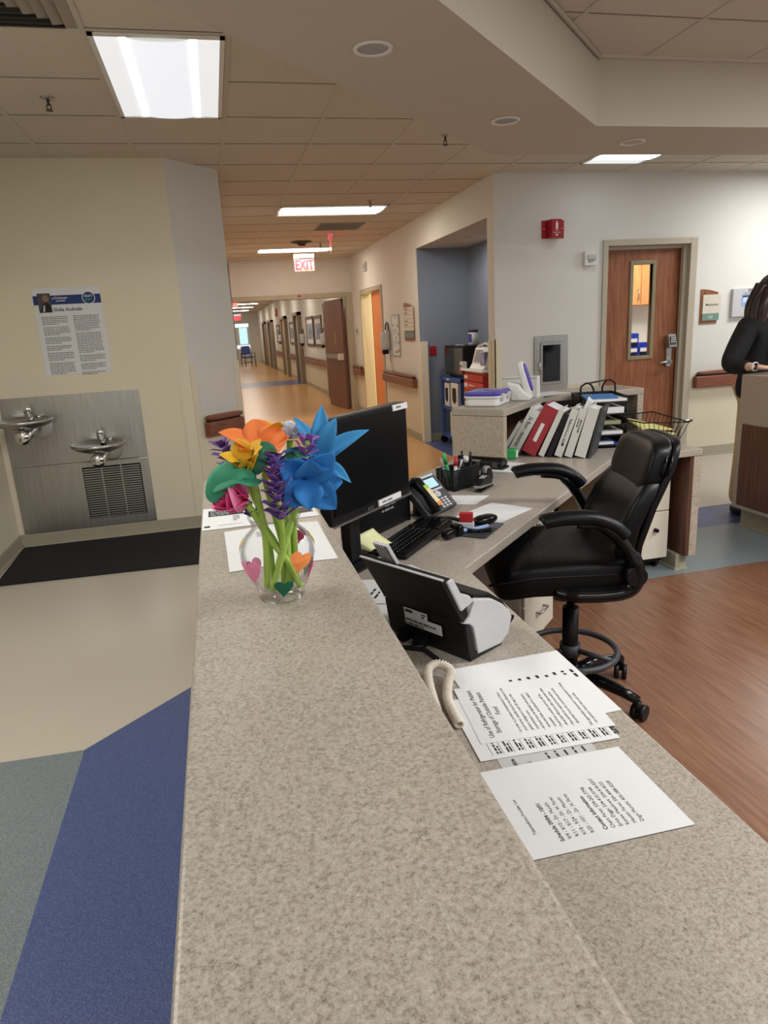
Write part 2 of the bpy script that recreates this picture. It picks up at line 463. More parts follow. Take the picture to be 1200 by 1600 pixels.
# ceiling: tiles with a lay-in grid, and the dropped plaster ring with its raised middle
b = MB()
b.prism([(-4, -3), (9, -3), (9, YD + .1), (XC + .1, YD + .1), (XC + .1, 42), (-.15, 42), (-.15, YD + .1), (-4, YD + .1)], CE, CE + .05, 0)
gw, gz = .012, .004
GX0, GY0, G = .218, 3.52, .6096
def bar_y(x, y0, y1): b.box(x - gw, y0, CE - gz, x + gw, y1, CE, 1)
def bar_x(y, x0, x1): b.box(x0, y - gw, CE - gz * .75, x1, y + gw, CE, 1); b.box(x0, y - gw - .007, CE - gz * .5, x1, y - gw, CE, 2)  # second box: shadow line of the bar, painted as a dark strip
for k in range(-3, 15):
    x = GX0 + k * G
    if XL < x < XC: bar_y(x, x + 2.3, 41)
    elif x < XL: bar_y(x, max(x + 2.4, -2), YF)
    else: bar_y(x, 4.1, YD)
for k in range(-9, 64):
    y = GY0 + k * G
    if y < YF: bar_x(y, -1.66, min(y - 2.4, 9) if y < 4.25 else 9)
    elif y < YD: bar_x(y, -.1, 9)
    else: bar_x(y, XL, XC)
for k in range(-6, 12):
    x = 1.757 + k * G
    bar_y(x, -2.5, min(3.63, x + 1.55))
for k in range(-9, 1):
    y = 3.174 + k * G
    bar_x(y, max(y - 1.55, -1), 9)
for a, c in (((-.21, YF), (XL, 6.12)),): pass
struct(b, 'ceiling', [M['tile'], M['tbar'], M['bar_shade']])
SZ = 2.492
b = MB()
outer = [(-5, -2.522), (1.77, 4.248), (1.80, 4.23), (9, 4.23)]
inner = [(9, 3.63), (2.096, 3.63), (-.7, .834), (-.7, -2.52)]
b.prism([(-3.5, -1.02), (1.765, 4.243), (9, 4.235), (9, 3.63), (2.096, 3.63), (-.7, .834), (-.7, -2.5), (-3.5, -2.5)], SZ, CE - .001)
struct(b, 'ceiling_soffit', M['gyp'])
b = MB()
for p, q in (((-.7, .834), (2.096, 3.63)),):
    b.tube([(p[0] + .012, p[1] - .012, CE - .01), (q[0] + .012, q[1] - .012, CE - .01)], .012, n=4)
b.box(2.1, 3.605, CE - .012, 9, 3.629, CE)
struct(b, 'trim_6', M['tbar'])

# ------------------------------------------------------------------ doors, frames and openings
# medication room door
dr = thing('door_1', None, None); dr['kind'] = 'structure'; dr['label'] = 'cherry wood door with tall narrow window in taupe frame'
b = MB()
for x0, x1 in ((3.737, 3.79), (4.70, 4.779)):
    b.box(x0, YD - .02, 0, x1, YD + .17, 2.217)
b.box(3.79, YD - .02, 2.16, 4.70, YD + .17, 2.217)
b.box(4.66, YD + .03, 0, 4.70, YD + .08, 2.16); b.box(3.79, YD + .06, 2.13, 4.70, YD + .1, 2.16)
b.box(3.79, YD + .07, 0, 3.80, YD + .1, 2.16)
b.build('door_frame', M['taupe'], dr, bevel=.004)
wx0, wx1, wz0, wz1 = 4.14, 4.36, 1.10, 1.99
y0, y1 = YD + .10, YD + .145
b = MB()
b.box(3.795, y0, .01, wx0, y1, 2.158); b.box(wx1, y0, .01, 4.70, y1, 2.158); b.box(wx0, y0, .01, wx1, y1, wz0); b.box(wx0, y0, wz1, wx1, y1, 2.158)
b.build('door_leaf', M['wood'], dr)
fr = MB(); t = .035
fr.box(wx0 - t, y0 - .014, wz0 - t, wx0, y1, wz1 + t); fr.box(wx1, y0 - .014, wz0 - t, wx1 + t, y1, wz1 + t)
fr.box(wx0, y0 - .014, wz0 - t, wx1, y1, wz0); fr.box(wx0, y0 - .014, wz1, wx1, y1, wz1 + t)
vf = fr.build('vision_frame', mat('olive_grey_window_bead', '8b8266', .45, noise=(10, .03)), dr, bevel=.003)
MB().box(wx0, y0 + .02, wz0, wx1, y0 + .024, wz1).build('glass_pane', M['glass'], vf)
lk = MB().cbox((4.57, y0 - .02, 1.07), (.062, .04, .2)).build('lock_plate', M['alum'], dr, bevel=.006)
b = MB(); b.cbox((4.575, y0 - .045, 1.225), (.085, .07, .13), 0, rx=RAD(-14)); b.cbox((4.575, y0 - .083, 1.235), (.06, .004, .085), 1, rx=RAD(-14))
for i in range(12): b.cbox((4.557 + .018 * (i % 3), y0 - .087, 1.262 - .02 * (i // 3)), (.012, .006, .012), 2, rx=RAD(-14))
b.build('keypad', [M['alum'], M['dgrey'], M['lgrey']], lk)
b = MB(); b.cyl((4.57, y0 - .03, 1.02), (4.57, y0 - .075, 1.02), .017); b.tube([(4.575, y0 - .07, 1.02), (4.5, y0 - .072, 1.02), (4.46, y0 - .068, 1.018), (4.44, y0 - .055, 1.016)], [.012, .012, .01, .008])
b.cyl((4.57, y0 - .035, 1.10), (4.57, y0 - .046, 1.10), .014)
b.build('lever_handle', M['alum'], lk)

# room behind that door
b = MB(); b.box(3.5, 8.6, 0, 6.5, 8.7, 2.8); b.box(3.5, YD + .17, 0, 3.52, 8.6, 2.8); b.box(6.48, YD + .17, 0, 6.5, 8.6, 2.8); b.box(3.5, YD + .17, 2.7, 6.5, 8.7, 2.8)
struct(b, 'wall_medication_room', M['wall'])
mw = mat('maple_cabinet_veneer', 'd79a5e', .4, ramp=[(.2, 'c98a50'), (.5, 'd99d63'), (.8, 'e5b07a')], noise=(6, .1), stretch=(8, 8, .8), detail=5)
hc = thing('wall_cabinet', 'light maple wall cabinet seen through the door window', 'cabinet', (5.3, 8.4, 1.62))
MB().box(-.75, 0, 0, .75, .2, .85).build('cabinet_body', mw, hc)
for i in range(3):
    d = MB().box(-.74 + .5 * i, -.02, .01, -.26 + .5 * i, 0, .84).build('door', mw, hc, bevel=.003)
    MB().tube([(-.3 + .5 * i, -.02, .08), (-.3 + .5 * i, -.05, .08), (-.3 + .5 * i, -.05, .2), (-.3 + .5 * i, -.02, .2)], .006).build('handle', M['alum'], d)
ct = thing('supply_counter', 'white supply counter seen through the door window', 'counter', (5.3, 8.25, 0))
MB().box(-.9, -.28, .86, .9, .34, .9).build('worktop', M['white'], ct)
MB().box(-.88, -.25, 0, .88, .33, .86).build('cabinet_body', M['offw'], ct)
bl2 = mat('royal_blue_bin_plastic', '2b49c8', .4, noise=(20, .05))
q = 0
for r in range(3):
    for c in range(5):
        lab = 'blue supply bin behind the door window, %s of the stack, %s' % (['bottom row', 'middle row', 'top row'][r], ['far left', 'second from left', 'in the middle', 'second from right', 'far right'][c])
        if r == 2 and c > 2: continue
        t = thing('supply_bin', lab, 'bin', (5.0 + .15 * c, 8.12, .901 + .125 * r), 0, 'blue supply bins in the medication room')
        b = MB(); b.box(-.07, 0, 0, .07, .2, .006); b.box(-.07, .194, 0, .07, .2, .12); b.box(-.07, 0, 0, -.064, .2, .12); b.box(.064, 0, 0, .07, .2, .12); b.box(-.07, 0, 0, .07, .006, .07)
        b.build('tray', bl2, t)
        MB().box(-.05, -.004, .01, .05, 0, .055).build('card', M['paper'], t)
pn = MB().box(-.16, 0, 0, .16, .006, .22).build('notice_sheet', M['paper'], None, loc=(5.18, 8.585, 1.32)); tag(pn, 'white notice sheet behind the door window above the blue bins', 'paper')
MB().bars(-.12, .12, .17, 8, .018, .007, 0).build('print', M['greyink'], pn).rotation_euler = (RAD(90), 0, 0)

# doorway in the corridor's right wall with a room behind
d2 = thing('door_2', None, None); d2['kind'] = 'structure'; d2['label'] = 'open doorway with orange wooden door in corridor'
b = MB()
b.box(XC - .02, 10.78, 0, XC + .17, 10.84, 2.17); b.box(XC - .02, 12.34, 0, XC + .17, 12.40, 2.17); b.box(XC - .02, 10.84, 2.11, XC + .17, 12.34, 2.17)
b.build('door_frame', M['taupe'], d2, bevel=.004)
orw = mat('orange_oak_veneer', 'd2763a', .4, ramp=[(.2, 'd47434'), (.5, 'e28546'), (.8, 'ec9a5c')], noise=(5, .1), stretch=(8, 8, .8))
MB().box(XC + .06, 11.785, .01, XC + .11, 11.83, 2.1).build('door_edge', M['walnut'], d2)
MB().box(XC + .06, 10.85, .01, XC + .105, 11.78, 2.1).build('door_leaf', orw, d2)
b = MB(); b.box(XC + .17, 12.9, 0, 5.5, 13.0, 2.8); b.box(5.4, 10.3, 0, 5.5, 13, 2.8); b.box(XC + .17, 10.3, 0, 5.5, 10.4, 2.8); b.box(XC + .1, 10.3, 2.7, 5.5, 13, 2.8)
struct(b, 'wall_side_room', mat('warm_cream_wall', 'efe3bd', .7, noise=(3, .02)))
b = MB()
b.box(2.83, 12.75, 0, 2.86, 12.78, 2.7); b.box(2.83, 12.2, 0, 2.845, 12.22, 2.7)
b.box(2.83, 12.78, 0, 2.86, 12.9, 2.7)
struct(b, 'trim_7', M['base'])

# cross-corridor fire door: frame and held-open leaf
d3 = thing('door_3', None, None); d3['kind'] = 'structure'; d3['label'] = 'brown fire door held open against corridor wall'
b = MB(); b.box(XC - .1, YB - .03, 0, XC - .0, YB + .22, 2.2); b.box(XL, YB - .03, 2.12, XC - .1, YB + .22, 2.2); b.box(XL, YB - .03, 0, XL + .08, YB + .22, 2.2)
b.build('door_frame', M['taupe'], d3, bevel=.005)
brn = mat('brown_steel_door', '7a5142', .45, noise=(6, .05))
lf = MB(Matrix.Translation((2.49, YB + .24, 0)) @ Matrix.Rotation(RAD(97), 4, 'Z'))
lf.box(0, 0, .01, 1.2, .045, 2.11)
leaf = lf.build('door_leaf', brn, d3)
pb = MB(Matrix.Translation((2.49, YB + .24, 0)) @ Matrix.Rotation(RAD(97), 4, 'Z'))
pb.box(.08, .045, .98, 1.1, .1, 1.06, 0); pb.box(.04, .045, .96, .16, .13, 1.08, 1); pb.box(.5, .046, 1.25, .56, .05, 1.5, 2)
pb.build('push_bar', [M['alum'], M['white'], mat('brass_plate', 'c8a25a', .4, .8)], leaf)
MB().box(1.6, YB - .035, 2.155, 1.66, YB - .03, 2.185).box(1.72, YB - .035, 2.155, 1.8, YB - .03, 2.185, 1).build('door_plate', [M['red'], M['alum']], d3)

# door frames further down the corridor
def far_door(n, x, s, y0, y1, fill, h=2.12, lab='', pr=.12):
    d = thing('door_%d' % n, None, None); d['kind'] = 'structure'
    d['label'] = lab
    b = MB()
    for a, c in ((y0, y0 + .12), (y1 - .12, y1)): b.box(x - s * pr, a, 0, x, c, h)
    b.box(x - s * pr, y0, h - .1, x, y1, h)
    b.build('door_frame', mat('brown_grey_frame', '8a7a68', .5), d)
    MB().box(x - s * .03, y0 + .12, 0, x, y1 - .12, h - .1).build('door_leaf', fill, d)
dk = mat('dark_doorway_leaf', '4a4a52', .5); bg = mat('blue_grey_leaf', '7b8794', .5)
far_door(4, XC, 1, 14.95, 16.15, brn, lab='brown door past the fire door in corridor')
far_door(5, XC, 1, 21.15, 22.45, M['taupe'], lab='taupe door frame beside framed pictures in corridor')
far_door(6, XC, 1, 25.25, 26.85, M['taupe'], lab='brown-grey doorway halfway down corridor')
far_door(7, XC, 1, 31.0, 33.2, bg, lab='blue-grey door far down corridor')
far_door(8, XC, 1, 35.2, 36.8, dk, lab='dark doorway near corridor end')
far_door(9, XL, -1, 7.02, 8.2, brn, 2.2, lab='brown door on left corridor wall behind column', pr=.035)

# end of the corridor: bright window
w1 = thing('window_1', None, None); w1['kind'] = 'structure'; w1['label'] = 'bright teal window at corridor end'
MB().box(1.2, 41.46, .75, 2.1, 41.5, 2.25).build('window_frame', M['white'], w1)
MB().box(1.5, 41.44, 1.05, 1.95, 41.46, 1.95).build('pane', mat('daylit_teal_glass', 'a9d8d8', .3, emit=1.1), w1)
MB().box(1.3, 41.44, 2.0, 2.05, 41.46, 2.18).build('transom_pane', mat('daylit_pale_glass', 'cfeaf2', .3, emit=1.3), w1)
MB().box(1.25, 41.44, .8, 2.05, 41.46, 1.0).build('sill_panel', mat('daylit_white_panel', 'e4ecf4', .5, emit=.7), w1)
# ------------------------------------------------------------------ ceiling fixtures
def troffer(label, x0, y0, x1, y1, lm, along='y', group='lit ceiling panels', detail=False):
    t = thing('ceiling_light', label, 'ceiling light', ((x0 + x1) / 2, (y0 + y1) / 2, CE), 0, group)
    w, d = abs(x1 - x0) - .03, abs(y1 - y0) - .03
    b = MB()
    for a in (-1, 1):
        b.box(a * w / 2, -d / 2, -.012, a * (w / 2 - .022), d / 2, -.004); b.box(-w / 2, a * d / 2, -.012, w / 2, a * (d / 2 - .022), -.004)
    b.build('frame', M['white'], t)
    w2, d2_ = w / 2 - .022, d / 2 - .022
    L, S = (d2_, w2) if along == 'y' else (w2, d2_)
    # reflector wings either side of a bowed lens, with sloping end plates
    R = Matrix() if along == 'y' else Matrix.Rotation(RAD(90), 4, 'Z')
    b = MB(R)
    for s_ in (-1, 1):
        pr = [(s_ * S, -.005), (s_ * S * .75, .0), (s_ * S * .5, .0)]
        v = [(x, y, z - .0045) for x, z in pr for y in (-L, L)]
        b.add(v, [(0, 1, 3, 2), (2, 3, 5, 4)], 0, True)
    b.build('reflector', M['lamp2'], t)
    b = MB(R)
    n = 10
    fn = lambda u, v: (S * .5 * cos(pi * u), (-L * (1 - .02) + 2 * L * .98 * v), -.006 - .016 * sin(pi * u))
    b.grid(fn, n, 1)
    b.build('lens', M['lampl'] if detail else lm, t)
    if detail:
        for s_ in (-1, 1): MB(R).box(s_ * S * .51, -L * .98, -.0052, s_ * S * .62, L * .98, -.0049).build('lamp_slot', M['lamps'], t)
    return t
def cell(i, j, ni, nj): return GX0 + i * G, GY0 + j * G, GX0 + (i + ni) * G, GY0 + (j + nj) * G
troffer('large lit ceiling panel over the drinking fountain side, nearest to the camera', *cell(-1, 0, 1, 2), M['lamp'], 'y', detail=True)
troffer('lit ceiling panel in corridor before the fire door, nearer of two there', *cell(1, 7, 2, 1), M['lampc'], 'x')
troffer('lit ceiling panel close in front of the corridor header and exit sign', *cell(1, 13, 2, 1), M['lampc'], 'x')
troffer('lit ceiling panel over the wall beside the medication room door, partly hidden by dropped ceiling', *cell(5, 3, 1, 1), M['lamp'], 'x')
ordn = ['first', 'second', 'third', 'fourth', 'fifth', 'sixth', 'seventh']
for i, j in enumerate((19, 25, 31, 37, 44, 50, 57)):
    troffer('%s lit ceiling panel beyond the fire door in the long corridor' % ordn[i], *cell(1, j, 2, 1), M['lampc'], 'x')

t = thing('air_vent', 'square louvred air diffuser at the top left ceiling corner', 'air vent', (-.695, 3.215, CE))
b = MB()
for k in range(6):
    r0 = .29 - .045 * k; z0 = -.004 - .004 * (k % 2)
    for a in range(4):
        R = Matrix.Rotation(a * pi / 2, 4, 'Z')
        v = [R @ Vector(p) for p in ((-r0, -r0, z0), (r0, -r0, z0), (r0 - .04, -r0 + .04, z0 - .018), (-r0 + .04, -r0 + .04, z0 - .018))]
        b.add(v, [(0, 1, 2, 3)])
b.build('louvre', mat('vent_grey_paint', 'a39e96', .5), t)
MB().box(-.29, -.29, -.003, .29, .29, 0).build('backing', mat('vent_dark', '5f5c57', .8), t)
t = thing('return_grille', 'grey square return grille in corridor ceiling', 'ceiling grille', (1.742, 9.31, CE))
b = MB()
for k in range(24): b.box(-.28, -.28 + .0235 * k, -.012, .28, -.272 + .0235 * k, -.004)
b.box(-.295, -.295, -.01, .295, -.28, -.003).box(-.295, .28, -.01, .295, .295, -.003).box(-.295, -.28, -.01, -.28, .28, -.003).box(.28, -.28, -.01, .295, .28, -.003)
b.build('grille', mat('grille_grey', '8f8c88', .5), t)
MB().box(-.28, -.28, -.0035, .28, .28, -.001).build('backing', mat('grille_back', '6b6966', .8), t)

def downlight(x, y, label, r=.0725, fill=None):
    t = thing('downlight', label, 'ceiling light', (x, y, SZ), 0, 'round fixtures in the dropped ceiling')
    MB().lathe([(r * .78, -.001), (r * .8, -.006), (r * .97, -.007), (r, -.001)], n=36).build('trim_ring', M['white'], t)
    MB().lathe([(0, -.0015), (r * .79, -.0015)], n=36).build('grille', fill or mat('grey_perforated_metal', 'a3a2a8', .6, noise=(900, .3)), t)
downlight(.674, 2.712, 'round grey recessed fixture in the dropped ceiling, nearest to the top edge')
downlight(1.546, 3.549, 'round grey recessed fixture in middle of the dropped ceiling')
downlight(2.508, 3.934, 'pale round cover plate in dropped ceiling above the medication room door', fill=M['gyp'])

def sprinkler(x, y, z, label):
    t = thing('sprinkler', label, 'sprinkler', (x, y, z), 0, 'ceiling sprinklers')
    MB().lathe([(0, -.012), (.022, -.012), (.038, -.002), (.038, 0)], n=20).build('escutcheon', M['alum'], t)
    b = MB(); b.cyl((0, 0, -.01), (0, 0, -.04), .007); b.tube([(-.004, 0, -.03), (-.013, 0, -.045), (-.004, 0, -.062)], .003); b.tube([(.004, 0, -.03), (.013, 0, -.045), (.004, 0, -.062)], .003); b.cyl((0, 0, -.062), (0, 0, -.066), .018)
    b.build('head', mat('dark_bronze', '4a4038', .4, .7), t)
sprinkler(-.715, 4.411, CE, 'ceiling sprinkler head left of the large lit panel')
sprinkler(1.76, 5.096, CE, 'ceiling sprinkler head beside the edge of the dropped ceiling')
sprinkler(1.757, 7.54, CE, 'ceiling sprinkler head at the corridor entrance, above lit panel')
sprinkler(1.75, 11.0, CE, 'ceiling sprinkler head near the red exit sign')
t = thing('smoke_detector', 'dark ceiling device before the corridor exit sign', 'smoke detector', (1.43, 10.75, CE))
MB().lathe([(0, -.05), (.05, -.05), (.07, -.03), (.16, -.012), (.16, 0)], n=24).build('body', mat('dark_device', '4a423c', .5), t)
MB().box(-.05, -.05, -.062, .05, .05, -.05).build('sensor', M['blk'], t)

def exit_sign(label, loc, rz=0., s=1., n=None):
    t = thing('exit_sign', label, 'exit sign', loc, rz, 'red exit signs')
    MB().box(-.15 * s, -.03 * s, -.05 * s, .15 * s, .03 * s, 0).build('housing', n or M['lamp2'], t)
    MB().box(-.15 * s, -.006, -.24 * s, .15 * s, .006, -.05 * s).build('acrylic_plate', M['acryl'], t)
    for sd in (0, 1):
        b = MB(Matrix.Rotation(pi * sd, 4, 'Z') @ Matrix.Translation((0, -.0072, 0)) @ Matrix.Rotation(RAD(90), 4, 'X'))
        b.text('EXIT', 0, -.215 * s, 0, .19 * s, 0, .012, 'c', .72)
        b.build('lettering', M['exitr'], t)
    return t
exit_sign('red exit sign hanging flat in front of the corridor header', (1.6, 11.9, 2.76), 0, 1.1)
exit_sign('red exit sign hanging sideways, nearest in the corridor', (1.735, 10.0, CE - .01), RAD(82), 1., mat('red_lit_housing', 'e0707a', .5, emit=.4))
exit_sign('small red exit sign far along corridor, at left', (.75, 24.0, 2.72), 0, 1.1)
exit_sign('small red exit sign at the corridor end, over the window', (1.35, 38.0, 2.62), 0, 1.4)

# ------------------------------------------------------------------ drinking fountain
df = thing('drinking_fountain', 'two-level stainless steel drinking fountain on a steel wall panel', 'drinking fountain', (-1.12, YF, 0))
b = MB(); b.box(-.5, -.012, .635, .505, -.001, 1.165)
b.build('upper_panel', M['steel'], df, bevel=.002)
b = MB(); b.box(-.5, -.012, .1, .505, -.001, .63)
lp = b.build('lower_panel', M['steel'], df, bevel=.002)
b = MB(); b.box(.0, -.014, .172, .44, -.0122, .59, 1)
for c in range(3):
    for k in range(22):
        x0 = .006 + c * .146
        b.box(x0, -.019, .178 + k * .0186, x0 + .134, -.012, .187 + k * .0186, 0)
    if c: b.box(.0 + c * .146 - .006, -.02, .172, c * .146 + .004, -.012, .59, 0)
b.build('louvre_grille', [M['alum'], mat('grille_shadow', '151515', .8)], lp)
def bowl(x, z, nm):
    cx, cy = x, -.235
    out = [(.02, -.055), (.09, -.045), (.15, -.022), (.178, .0), (.18, .02), (.172, .021), (.165, .008), (.1, -.02), (.03, -.026), (0, -.026)]
    b = MB(Matrix.Translation((cx, cy, z)) @ Matrix.Diagonal((1.1, 1.15, 1, 1)))
    b.lathe(out, n=36)
    bo = b.build('basin', M['steel'], df)
    b = MB(); b.lathe([(0, .003), (.022, .003), (.024, 0)], (cx, cy, z - .026), 16); b.build('drain', M['chrome'], bo)
    b = MB(); b.tube([(cx, -.035, z - .035), (cx, -.12, z - .075), (cx, -.36, z - .095)], [.052, .05, .046], 20)
    b.pill((cx, -.365, z - .095), (.11, .07, .11), 1, 1, 20, 10)
    b.build('push_bar', M['chrome'], df)
    b = MB(); b.cyl((cx + .01, -.09, z + .0), (cx + .01, -.09, z + .03), .024, .02); b.pill((cx + .004, -.11, z + .06), (.058, .05, .10), .8, .8, 16, 10, rx=RAD(18))
    b.tube([(cx + .05, -.06, z + .012), (cx + .07, -.04, z + .03), (cx + .08, -.01, z + .02)], .008)
    b.build('bubbler', M['chrome'], df)
    b = MB(); b.lathe([(0, .006), (.07, .006), (.085, 0)], (0, 0, 0), 24)
    c = b.build('wall_flange', M['steel'], df); c.location = (cx + .05, -.012, z - .07); c.rotation_euler = (RAD(90), 0, 0)
bowl(-.29, 1.0, 'upper'); bowl(.19, .785, 'lower')

# floor mat
t = MB(Matrix.Translation((0, 0, .001))).prism([(-1.63, 5.67), (-1.60, 4.78), (.06, 4.70), (.06, 5.66)], 0, .009).build('floor_mat', mat('black_ribbed_carpet', '17171a', .95, noise=(260, .5), bump=.5, bscale=300))
tag(t, 'black carpet floor mat below the drinking fountain', 'mat')

# poster
def sheet_on_wall(nm, label, cat, loc, w, h, mats):
    t = thing(nm, label, cat, loc)
    MB().box(-w / 2, -.002, 0, w / 2, 0, h).build('sheet', M['paper'], t)
    return t
po = sheet_on_wall('mounted_poster', 'printed white poster with navy band and small portrait above drinking fountain', 'poster', (-1.02, YF, 1.315), .47, .63, None)
TM = Matrix.Translation((0, -.0026, 0)) @ Matrix.Rotation(RAD(90), 4, 'X')
MB().box(-.235, -.0026, .51, .235, -.0021, .575).build('navy_band', M['navy'], po)
b = MB(TM)
b.box(-.205, .455, -.0002, -.115, .592, .0006, 0); 
b.prism([(-.15 + .022 * cos(a), .555 + .026 * sin(a)) for a in [i * pi / 8 for i in range(16)]], .0006, .0009, 1)
b.prism([(-.195, .46), (-.12, .46), (-.125, .51), (-.15, .53), (-.175, .51)], .0006, .0009, 2)
b.prism([(-.18, .462), (-.165, .462), (-.16, .51), (-.17, .505)], .0009, .0011, 3)
b.build('portrait_photo', [mat('portrait_backdrop', '4d4746', .7), mat('portrait_face', '8a6a5a', .7), mat('portrait_dark_coat', '1c1a1c', .7), M['lgrey']], po)
b = MB(TM); b.text('Ochsner', -.09, .548, .001, .026, 0, .012); b.bars(-.08, .03, .532, 1, .01, .006, .001, 0)
b.text('v', -.105, .546, .001, .026, 0, .02)
b.build('print', M['white'], po)
b = MB(TM); b.text('Elidia Andrade', -.105, .462, .001, .034, 0, .015)
b.build('print', M['navy'], po)
b = MB(TM)
y = .42
for n in (5, 5, 4, 3, 5, 7): b.bars(-.2, -.015, y, n, .0128, .0055, .0008); y -= n * .0128 + .011
y = .42
b.build('print', M['greyink'], po)
b = MB(TM)
for n in (9, 12, 4, 4, 2): b.bars(.02, .205, y, n, .0128, .0055, .0008); y -= n * .0128 + .011
b.build('print', M['greyink'], po)
b = MB(TM @ Matrix.Translation((.15, .55, .0012)))
b.prism([(.046 * cos(i * pi / 16), .046 * sin(i * pi / 16)) for i in range(32)], 0, .0006, 0); b.prism([(.041 * cos(i * pi / 16), .041 * sin(i * pi / 16)) for i in range(32)], .0006, .0009, 1)
b.text('SELECT', 0, .006, .0012, .02, 0, .02, 'c', .9); b.bars(-.027, .03, -.012, 2, .009, .006, .0012, 2)
b.build('round_badge', [M['white'], M['navy'], M['green']], po)

# ------------------------------------------------------------------ handrails
def handrail(label, p, q, h=.9):
    p, q = Vector((p[0], p[1], 0)), Vector((q[0], q[1], 0)); L = (q - p).length
    t = thing('handrail', label, 'handrail', (p.x, p.y, 0), atan2(q.y - p.y, q.x - p.x), 'wall handrails')
    MB().ext([(-.065, h - .17), (-.075, h - .16), (-.078, h - .06), (-.07, h - .05), (-.012, h - .05), (-.012, h - .17)], 'x', 0, L).build('bumper_board', M['rail'], t, bevel=.004)
    MB().pill((L / 2, -.05, h - .018), (L, .062, .042), .35, .35, 20, 10).build('grip_rail', M['rail'], t)
    b = MB(); n = max(2, int(L / .8))
    b.box(0.02, -.05, h - .06, L - .02, -.02, h - .03)
    for i in range(n): b.box(L * (i + .5) / n - .02, -.03, h - .15, L * (i + .5) / n + .02, -.0, h - .05)
    b.build('bracket', M['blk'], t)
    return t
handrail('brown handrail right of the medication room door', (4.815, YD), (8.5, YD), .905)
c45 = Vector((cos(g), sin(g)))
handrail('short brown handrail on the angled column behind the flowers', (-.21 + .075 * c45.x, YF + .075 * c45.y), (-.21 + .48 * c45.x, YF + .48 * c45.y), .91)
handrail('brown handrail between orange doorway and blue alcove', (XC, 10.75), (XC, 9.0), .88)
handrail('very short brown handrail between fire door frame and orange doorway', (XC, 13.17), (XC, 12.46), .87)
handrail('brown handrail under the two framed pictures beyond the fire door', (XC, 21.0), (XC, 16.3), .84)
handrail('brown handrail in the far corridor beyond the framed pictures', (XC, 25.1), (XC, 22.6), .83)
handrail('brown handrail farthest down the corridor', (XC, 30.8), (XC, 27.0), .83)
handrail('brown handrail on the left side wall beside the drinking fountain', (-1.665, 3.9), (-1.665, 5.02), .8)

# ------------------------------------------------------------------ things on the back wall
t = thing('fire_extinguisher_sign', 'red projecting fire extinguisher sign high on white wall', 'sign', (3.21, YD, 2.245))
b = MB()
b.box(-.115, -.004, 0, -.06, 0, .16, 0); b.box(.06, -.004, 0, .115, 0, .16, 0)
b.prism([(-.065, -.002), (.065, -.002), (.05, -.085), (-.05, -.085)], .0, .16, 0)
b.build('sign_plate', M['redsign'], t, bevel=.002)
b = MB(Matrix.Translation((0, -.0862, 0)) @ Matrix.Rotation(RAD(90), 4, 'X'))
b.box(-.012, .075, 0, .012, .128, .001); b.box(-.005, .128, 0, .005, .143, .001)
b.text('FIRE', 0, .058, .0005, .016, 0, .01, 'c'); b.text('EXTINGUISHER', 0, .04, .0005, .012, 0, .01, 'c')
b.add([(-.02, .03, .0005), (.02, .03, .0005), (0, .012, .0005)], [(2, 1, 0)])
b.build('lettering', M['white'], t)
b = MB()
for x in (-.09, .09): b.cyl((x, -.004, .085), (x, -.007, .085), .006)
b.build('screw', M['white'], t)
t = thing('mounted_alarm', 'small white alarm box beside top corner of medication room door', 'alarm', (3.595, YD, 1.99))
MB().rbox((0, -.022, .065), (.135, .13, .044), .012, rx=RAD(90)).build('housing', M['white'], t, bevel=.004)
MB().cbox((.005, -.05, .075), (.09, .014, .04)).build('strobe_lens', M['lgrey'], t, bevel=.004)
b = MB(Matrix.Translation((0, -.0446, 0)) @ Matrix.Rotation(RAD(90), 4, 'X')); b.bars(-.035, .045, .04, 2, .014, .007, .0); b.build('print', M['ink'], t)
# fire extinguisher cabinet
t = thing('extinguisher_cabinet', 'stainless steel recessed cabinet with dark glass door on white wall', 'cabinet', (3.2, YD, .835))
b = MB(); w, h = .178, .527
b.box(-w, -.014, 0, w, 0, .055); b.box(-w, -.014, h - .06, w, 0, h); b.box(-w, -.014, .055, -w + .06, 0, h - .06); b.box(w - .06, -.014, .055, w, 0, h - .06)
b.build('frame', M['steel'], t, bevel=.003)
b = MB(); b.box(-w + .062, -.02, .057, w - .062, -.012, .085); b.box(-w + .062, -.02, h - .09, w - .062, -.012, h - .062); b.box(-w + .062, -.02, .085, -w + .085, -.012, h - .09); b.box(w - .085, -.02, .085, w - .062, -.012, h - .09)
dd = b.build('door', M['alum'], t)
MB().box(-w + .085, -.016, .085, w - .085, -.014, h - .09).build('glass_pane', M['dglass'], dd)
MB().tube([(-w + .05, -.014, .2), (-w + .05, -.035, .21), (-w + .05, -.035, .27), (-w + .05, -.014, .28)], .005).build('handle', M['chrome'], dd)
